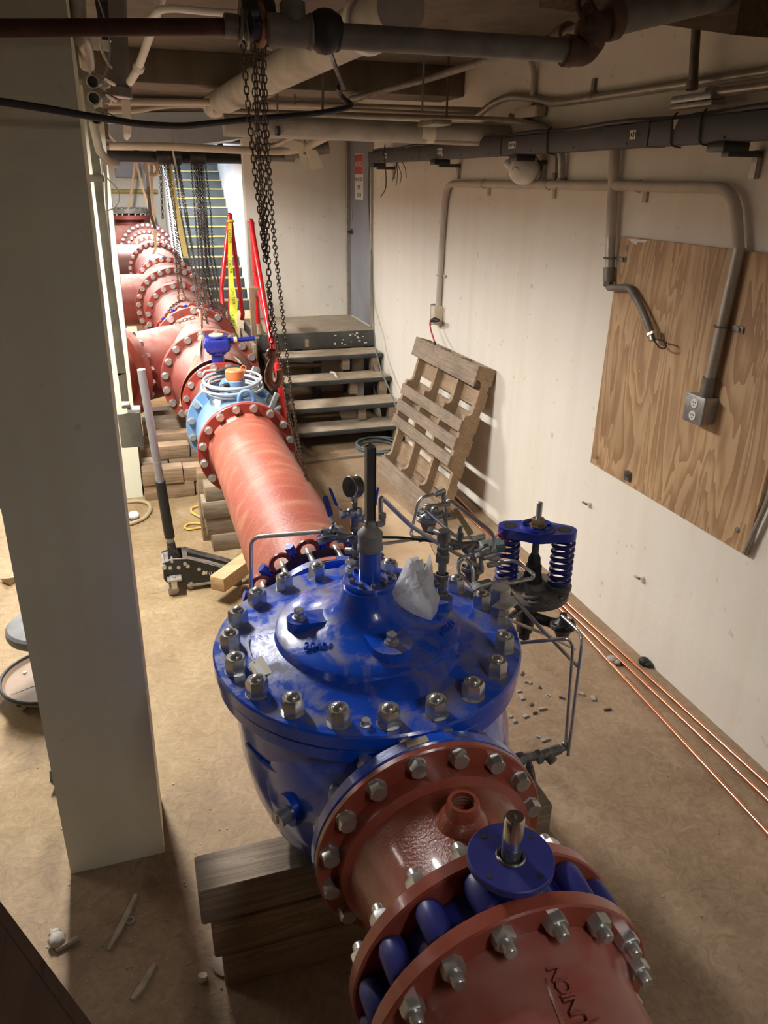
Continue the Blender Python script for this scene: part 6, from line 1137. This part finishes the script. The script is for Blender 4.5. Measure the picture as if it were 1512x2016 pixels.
timber((.33, .15, 0), (.82, .32, .595), 'timber block under the nearest red pipe', 'near pipe blocks')
# ---------------------------------------------------------------- floor jack and block
t = thing('floor_jack', 'black floor jack with tall silver handle beside the red pipe', 'jack', (.22, 4.42, 0))
prof = [(-.01, .205), (.05, .225), (.14, .215), (.25, .165), (.42, .085), (.44, .05), (.40, .035), (.12, .055), (.0, .07), (-.015, .10)]
for y_ in (4.335, 4.50): part('side_plate', MB().prism([(x, y_, z) for x, z in prof], (0, .012, 0)), 'jack_black', t)
part('top_plate', MB().prism([(.11, 4.347, .222), (.25, 4.347, .168), (.42, 4.347, .088), (.42, 4.347, .078), (.25, 4.347, .155), (.11, 4.347, .21)], (0, .153, 0)), 'jack_black', t)
part('lift_arm', MB().prism([(.14, 4.39, .235), (.36, 4.39, .14), (.46, 4.39, .085), (.36, 4.39, .11), (.14, 4.39, .20)], (0, .065, 0)), 'black_paint', t)
part('front_deck', MB().span((.0, 4.347, .19), (.09, 4.50, .205), .003), 'jack_black', t)
part('cross_bar', MB().cyl((.045, 4.32, .215), (.045, 4.53, .215), .008, n=10).cyl((-.005, 4.315, .185), (-.005, 4.53, .185), .014, n=12), 'zinc', t)
part('side_rail', MB().span((.12, 4.322, .026), (.40, 4.34, .040), .002), 'galv', t)
for x_, z_ in ((.135, .165), (.20, .135), (.03, .17), (.08, .165), (.12, .185)): part('side_bolt', MB().lathe([(0, .012), (.006, .011)], (x_, 4.335, z_), (0, -1, 0), 12), 'zinc', t)
for y_ in (4.30, 4.54):
    cp = part('caster_plate', MB().span((.005, y_ - .035, .105), (.09, y_ + .035, .118), .003), 'galv', t)
    part('caster_fork', MB().span((.025, y_ - .020, .05), (.06, y_ - .014, .105)).span((.025, y_ + .014, .05), (.06, y_ + .020, .105)).cyl((.045, y_, .118), (.045, y_, .13), .012, n=10), 'zinc', t)
    part('caster_wheel', MB().lathe([(-.012, .030), (-.009, .034), (.009, .034), (.012, .030)], (.035, y_, .034), (0, 1, 0), 18), 'fitting_grey', t)
for y_ in (4.325, 4.51): part('front_wheel', MB().lathe([(-.02, .034), (-.016, .038), (.016, .038), (.02, .034)], (.42, y_, .038), (0, 1, 0), 18), 'fitting_grey', t)
hb, ht = V((.055, 4.42, .205)), V((-0.003, 4.420, 1.378)); hd_ = ht - hb
part('handle_socket', MB().prism([(.02, 4.385, .16), (.10, 4.385, .205), (.075, 4.385, .25), (.045, 4.385, .285), (.03, 4.385, .285)], (0, .07, 0)).cyl(hb + hd_ * .03, hb + hd_ * .085, .028, .026, 16), 'black_paint', t)
part('handle_lower', MB().cyl(hb + hd_ * .07, hb + hd_ * .12, .023, n=16), 'silver_handle', t)
part('foam_grip', MB().cyl(hb + hd_ * .11, hb + hd_ * .43, .031, .030, n=18, ch=.004), 'black_rubber', t)
part('handle_tube', MB().cyl(hb + hd_ * .42, ht, .0235, n=18, ch=.002), 'silver_handle', t)
part('handle_collar', MB().cyl(hb + hd_ * .53, hb + hd_ * .536, .0242, n=18), 'zinc', t)
text('lettering', 'HUSKY', 'white', t, (.30, 4.3345, .088), (1, 0, -.20), (.2, 0, 1), .038, .0006, 1.05)
part('logo_mark', MB().prism([(.213, 4.3345, .098), (.226, 4.3345, .122), (.236, 4.3345, .112), (.248, 4.3345, .116), (.236, 4.3345, .096), (.226, 4.3345, .090)], (0, -.0008, 0)), 'white', t)
solo('lumber_block', MB().box((.40, 4.235, .135), (.10, .34, .09), Matrix.Rotation(math.radians(-42), 3, 'Z'), .003), 'new_timber', 'new pale lumber block lying across the end of the floor jack', 'timber')
solo('shackle_ring', MB().torus((.475, 4.12, .045), (.6, .8, .2), .05, .012, 22, 8), 'rust', 'rusty ring lying on the floor under the red pipe by the jack', 'ring')
# ---------------------------------------------------------------- creeper stool behind the column
t = thing('creeper_stool', 'rolling mechanic stool with grey round seat half hidden by the column', 'stool', (-.60, 3.45, 0))
part('seat', MB().lathe([(.375, .15), (.38, .172), (.395, .178), (.42, .176), (.432, .165), (.436, .14), (.434, .0)], (-.565, 3.42, 0), (0, 0, 1), 40, cap1=False), 'vinyl_grey', t)
part('seat_lever', MB().cyl((-.70, 3.34, .365), (-.64, 3.38, .37), .006, n=8), 'black_paint', t)
part('gas_post', MB().cyl((-.565, 3.44, .07), (-.565, 3.43, .38), .02, n=16), 'black_paint', t)
ty = part('tool_tray', MB().lathe([(.055, .0), (.055, .22), (.085, .235), (.092, .232), (.066, .215), (.062, .0)], (-.595, 3.50, 0), (0, 0, 1), 40, cap0=False, cap1=False), 'tray_brown', t)
part('tray_rim', MB().torus((-.595, 3.50, .089), (0, 0, 1), .236, .009, 40, 8), 'black_rubber', ty)
part('tray_rib', MB().box((-.595, 3.50, .064), (.40, .012, .006), Matrix.Rotation(.45, 3, 'Z')), 'tray_brown', ty)
for k in range(5):
    a = 2 * PI * k / 5 + 3.9; c_ = V((-.595 + .19 * math.cos(a), 3.50 + .19 * math.sin(a), 0))
    part('caster_fork', MB().cyl(c_ + V((0, 0, .03)), c_ + V((0, 0, .058)), .02, n=10), 'black_paint', t)
    part('caster_wheel', MB().lathe([(-.010, .022), (-.007, .025), (.007, .025), (.010, .022)], c_ + V((0, 0, .025)), (math.sin(a), math.cos(a), 0), 16), 'hose_tan', t)
part('tray_bolt', MB().hexa((-.73, 3.58, .062), (0, 0, 1), .016, .012), 'zinc', ty)
# ---------------------------------------------------------------- loose things on the floor
solo('hex_nut', MB().hexa((-.545, 2.79, .055), (1, -.2, .05), .075, .09), 'cast_dark', 'large dark hex nut lying on the floor beside the column', 'nut')
solo('web_strap', ribbon([(-0.866, 5.213, 0.012), (-0.887, 4.944, 0.012), (-0.915, 4.791, 0.020), (-0.938, 4.702, 0.030), (-0.979, 4.769, 0.012), (-0.933, 4.833, 0.012), (-0.897, 5.004, 0.010)], .028, .002), 'hose_tan', 'tan web strap end lying on the floor beyond the column', 'strap')
solo('blue_cord', MB().tube([(-1.241, 6.105, 0.012), (-1.135, 6.064, 0.012), (-1.049, 6.007, 0.012)], .02, 8), 'stair_blue', 'short end of a blue grey hose on the far floor beyond the column', 'hose')
solo('tan_hose', MB().tube([(-0.284, 5.428, 0.016), (-0.188, 5.447, 0.016), (-0.103, 5.519, 0.016), (-0.050, 5.674, 0.016), (-0.068, 5.816, 0.016), (-0.143, 5.892, 0.016), (-0.265, 5.874, 0.016)], .0145, 10, .08), 'hose_tan', 'tan hose looping out from behind the column', 'hose')
yc = MB().tube([(0.351, 5.204, 0.012), (0.300, 5.237, 0.012), (0.245, 5.235, 0.012), (0.190, 5.223, 0.012), (0.166, 5.286, 0.012), (0.206, 5.340, 0.012), (0.278, 5.319, 0.012), (0.330, 5.240, 0.015)], .008, 8, .03)
yc.tube([(0.350, 5.298, 0.012), (0.296, 5.431, 0.012), (0.243, 5.526, 0.012), (0.243, 5.619, 0.012), (0.293, 5.657, 0.012), (0.346, 5.641, 0.012)], .008, 8, .04).tube([(0.352, 5.620, 0.020), (0.309, 5.570, 0.020), (0.305, 5.449, 0.020), (0.347, 5.338, 0.020), (0.348, 5.205, 0.020)], .008, 8, .04)
solo('extension_cord', yc, 'cord_yellow', 'yellow extension cord looped on the floor beside the small timber stack', 'cord')
solo('crumpled_wrapper', MB().ball((-.18, 5.55, .035), .045, 8, .7), 'white', 'crumpled white wrapper on the floor by the tan hose', 'wrapper')
def sliver(a, b_, w, label, mat='debris', grp='wood slivers near the column', th=.010):
    a, b_ = V(a), V(b_); d_ = (b_ - a).normalized(); s_ = V((-d_.y, d_.x, 0)) * w; m_ = a.lerp(b_, .55) + s_ * .3
    solo('wood_sliver', MB().prism([a - s_ * .5, a + s_ * .4, m_ + s_ * .9, b_ + s_ * .5, b_ - s_ * .4, m_ - s_ * .8], (0, 0, th)), mat, label, 'wood scrap', grp)
sliver((-0.229, 2.122, 0.001), (-0.322, 1.927, 0.001), .011, 'longer thin wood sliver on the floor in front of the column')
sliver((-0.176, 1.830, 0.001), (-0.249, 1.729, 0.001), .013, 'shorter split wood sliver, closest to the camera')
solo('steel_washer', MB().lathe([(0, .010), (0, .016), (.005, .016), (.005, .010)], (-0.251, 2.022, 0.001), (0, 0, 1), 20, loop=True), 'galv', 'steel washer lying beside the longer wood sliver', 'washer')
solo('steel_scrap', MB().hexa((-0.034, 1.732, 0.001), (.2, .3, 1), .03, .018), 'zinc', 'shiny small nut lying on the floor near the timbers', 'nut')
solo('round_disc', MB().lathe([(0, .056), (.008, .056), (.010, .05), (.010, .012), (.002, .01)], (0.057, 1.770, 0.001), (0, 0, 1), 32), 'tray_brown', 'flat dusty cutting disc on the floor beside the timbers', 'disc')
solo('rubble_lump', MB().ball((-0.482, 2.004, 0.020), .03, 7, .7).ball((-0.490, 2.030, 0.020), .02, 7, .7), 'grit', 'lump of rubble on the floor in front of the column corner', 'rubble')
solo('stick_offcut', MB().box((-0.451, 1.986, 0.012), (.075, .016, .014), Matrix.Rotation(.35, 3, 'Z'), .003), 'debris', 'small stick offcut beside the rubble lump', 'wood scrap')
# debris on the floor beside the valve
DEB = [((1.713, 2.929, 0.001), 9), ((1.701, 2.859, 0.001), 6), ((1.712, 2.847, 0.001), 5), ((1.743, 2.797, 0.001), 5), ((1.629, 2.797, 0.001), 7), ((1.618, 2.748, 0.001), 10), ((1.638, 2.684, 0.001), 6), ((1.671, 2.637, 0.001), 11), ((1.567, 2.612, 0.001), 8), ((1.623, 2.619, 0.001), 6), ((1.498, 2.629, 0.001), 5), ((1.499, 2.594, 0.001), 6), ((1.808, 2.686, 0.001), 8), ((1.917, 2.687, 0.001), 9), ((1.956, 2.637, 0.001), 10), ((1.975, 2.540, 0.001), 10), ((1.559, 2.459, 0.001), 7), ((1.577, 2.435, 0.001), 12), ((1.420, 2.721, 0.001), 5)]
ADJ = ['pale', 'dark', 'grey', 'short', 'long', 'square', 'narrow', 'wide', 'chipped', 'bent', 'small', 'smallest', 'curved', 'flat', 'bright', 'thickest', 'rusty', 'dusty', 'broken']
for i, (c, L) in enumerate(DEB):
    c = V(c); L *= .0038; w_ = .010 + .005 * (i % 3); rot = Matrix.Rotation(random.uniform(0, 3.1), 3, 'Z') @ Matrix.Rotation(random.uniform(-.1, .1), 3, 'X')
    q = MB().box(c + V((0, 0, .005)), (L, w_, .008 + .003 * (i % 2)), rot, .002)
    solo('metal_chip', q, 'grit' if i % 3 else 'cast_dark', ('pale chip' if i % 3 else 'dark chip') + ' scattered on the floor between valve and copper tubes', 'debris', ('pale' if i % 3 else 'dark') + ' chips scattered on the floor by the valve')
solo('steel_washer', MB().lathe([(0, .006), (0, .011), (.004, .011), (.004, .006)], (1.750, 2.725, 0.001), (0, 0, 1), 16, loop=True), 'zinc', 'tiny washer lying among the floor chips by the valve', 'washer')
gm = MB()
for i in range(260):
    x_, y_ = random.uniform(-1.2, 2.2), random.uniform(.9, 5.5)
    if random.random() < .5: x_, y_ = random.gauss(-.15, .2), random.gauss(1.9, .35)
    r_ = random.uniform(.0012, .0038); gm.box((x_, y_, r_ * .5), (r_ * 2, r_ * 1.4, r_), Matrix.Rotation(random.uniform(0, 3), 3, 'Z'))
solo('floor_grit', gm, 'grit', 'fine grit and crumbs scattered over the concrete floor', 'grit', None, 'stuff')
solo('debris_clump', MB().ball((2.376, 2.820, 0.020), .03, 8, .8).ball((2.385, 2.795, 0.015), .022, 8, .7), 'black_rubber', 'dark clump lying at the foot of the wall by the copper tubes', 'rubble')
solo('crumpled_scrap', MB().ball((2.224, 2.888, 0.018), .03, 8, .6).ball((2.236, 2.861, 0.014), .02, 8, .7), 'grit', 'crumpled grey scrap lying between the copper tubes', 'rubble')
# dark board close to the camera
bd_ = thing('brown_board', 'dark brown board edge closest to the camera beside the column', 'board', (-.55, 1.2, .96))
e0, e1 = V((-.3661, 1.191, 1.1)), V((-.195, .90, 1.1)); dv = (e1 - e0).normalized(); out_ = V((-dv.y, dv.x, 0)) * -1
if out_.x > 0: out_ = -out_
a0, a1 = e0 - dv * .6, e1 + dv * .55
part('top', MB().prism([a0, a1, a1 + out_ * .55, a0 + out_ * .55], (0, 0, -.018)), 'board_dark', bd_)
part('edge_strip', MB().prism([a0 + V((0, 0, .002)), a1 + V((0, 0, .002)), a1 + out_ * .018 + V((0, 0, .002)), a0 + out_ * .018 + V((0, 0, .002))], (0, 0, -.14)), 'board_dark', bd_)
for q in (a0 + out_ * .45 + dv * .1, a1 + out_ * .45 - dv * .1): part('leg', MB().span((q.x - .03, q.y - .03, 0), (q.x + .03, q.y + .03, 1.08)), 'board_dark', bd_)
# conduits and boxes fixed beside the column
t = thing('column_conduit', 'grey square conduit running down beside the column to a grey box', 'conduit', (-.07, 2.75, 1.5))
part('run', MB().prism([(-0.081, 2.750, 1.727), (-0.053, 2.750, 1.734), (-0.054, 2.750, 2.286), (-0.078, 2.750, 2.286)], (0, .03, 0)).prism([(-0.054, 2.750, 2.285), (-0.078, 2.750, 2.285), (-0.072, 2.750, 2.746), (-0.046, 2.750, 2.747)], (0, .03, 0)).prism([(-0.053, 2.750, 1.734), (-0.080, 2.750, 1.736), (-0.080, 2.750, 1.637), (-0.055, 2.750, 1.635)], (0, .03, 0)), 'galv_dark', t)
part('bracket', MB().span((-0.096, 2.740, 2.340), (-0.046, 2.790, 2.361), .003), 'galv_dark', t)
part('cable_clip', MB().span((-0.081, 2.740, 1.612), (-0.053, 2.800, 1.622), .003), 'galv_dark', t)
bx = thing('junction_box', 'grey metal box hanging at the lower end of the column conduit', 'box', (-.05, 2.75, 1.42))
part('box', MB().span((-0.096, 2.720, 1.475), (-0.023, 2.860, 1.562), .004), 'galv_dark', bx)
part('cover', MB().span((-0.098, 2.712, 1.479), (-0.024, 2.720, 1.601), .002), 'grey_pipe', bx)
solo('box_bracket', MB().box((-0.042, 2.760, 1.602), (.045, .06, .012), None, .003), 'white', 'pale bracket on top of the grey box by the column', 'bracket')
for i, (pts, r, mat_, lab) in enumerate((([(-0.050, 2.500, 2.801), (-0.056, 2.500, 2.733), (-0.055, 2.500, 2.693), (-0.048, 2.550, 2.682), (-0.050, 2.600, 2.640)], .021, 'galv', 'wide grey conduit bending beside the column top'), ([(-0.055, 2.700, 2.505), (-0.052, 2.700, 2.465), (-0.049, 2.750, 2.424), (-0.025, 2.800, 2.400), (-0.006, 2.900, 2.396)], .013, 'cream_pipe', 'cream conduit bending below the open conduit ends'), ([(-0.042, 2.620, 2.667), (-0.041, 2.640, 2.626)], .009, 'galv', 'thin conduit above the open conduit ends'), ([(-0.006, 2.700, 2.749), (-0.008, 2.700, 2.692), (0.008, 2.700, 2.656), (0.017, 2.700, 2.649)], .004, 'paper', 'twisted cream paper strip among the conduits'), ([(-0.003, 2.700, 2.829), (0.013, 2.700, 2.768), (0.019, 2.700, 2.706), (0.007, 2.700, 2.654), (-0.024, 2.700, 2.607)], .0022, 'duct_grey', 'thin grey wire looping among the column conduits'), ([(-0.043, 2.800, 2.400), (-0.045, 2.800, 2.360), (-0.008, 2.800, 2.320), (-0.006, 2.800, 2.285), (-0.031, 2.800, 2.259), (-0.060, 2.800, 2.253)], .0022, 'white', 'white wire looping beside the column'), ([(-0.036, 2.850, 2.410), (-0.049, 2.850, 2.276), (-0.062, 2.850, 2.019), (-0.066, 2.850, 1.847)], .0042, 'cream_pipe', 'thin cream cable running down beside the column conduit'), ([(-0.047, 2.850, 2.409), (-0.058, 2.850, 2.276), (-0.063, 2.850, 2.085)], .003, 'white', 'thin white cable running down beside the column conduit'))):
    pipe_thing('column_cable' if r < .006 else 'bent_conduit', lab, 'cable' if r < .006 else 'conduit', pts, r, mat_, .03)
for i, (c, lab) in enumerate((((-0.042, 2.620, 2.603), 'topmost open conduit end beside the column'), ((-0.044, 2.620, 2.562), 'middle open conduit end beside the column'), ((-0.045, 2.620, 2.510), 'lowest open conduit end beside the column, under the black cable'))):
    c = V(c); t = thing('open_conduit', lab, 'conduit', c, 'open conduit ends')
    part('pipe_ring', MB().lathe([(0, .0145), (0, .0185), (.09, .0185), (.09, .0145)], c, (.15, 1, .2), 18, loop=True), 'galv', t)
    part('dark_bore', MB().lathe([(.012, .0146), (.013, .0)], c, (.15, 1, .2), 16, cap1=False), 'ink', t)
    part('coupling_nut', MB().hexa(c + V((.035, .02, 0)), (.2, 1, 0), .022, .02).cyl(c + V((.03, 0, .012)), c + V((.06, .03, .0)), .007, n=8), 'chrome', t)
solo('label_plate', MB().span((-0.033, 2.720, 2.695), (0.018, 2.725, 2.722)), 'white', 'white label plate among the column conduits', 'label')
solo('dark_strip', MB().prism([(-0.011, 2.900, 2.851), (0.027, 2.900, 2.853), (0.023, 2.900, 2.746), (-0.005, 2.900, 2.744)], (0, .04, 0)), 'black_paint', 'black strip hanging beside the dark drain pipe', 'panel')
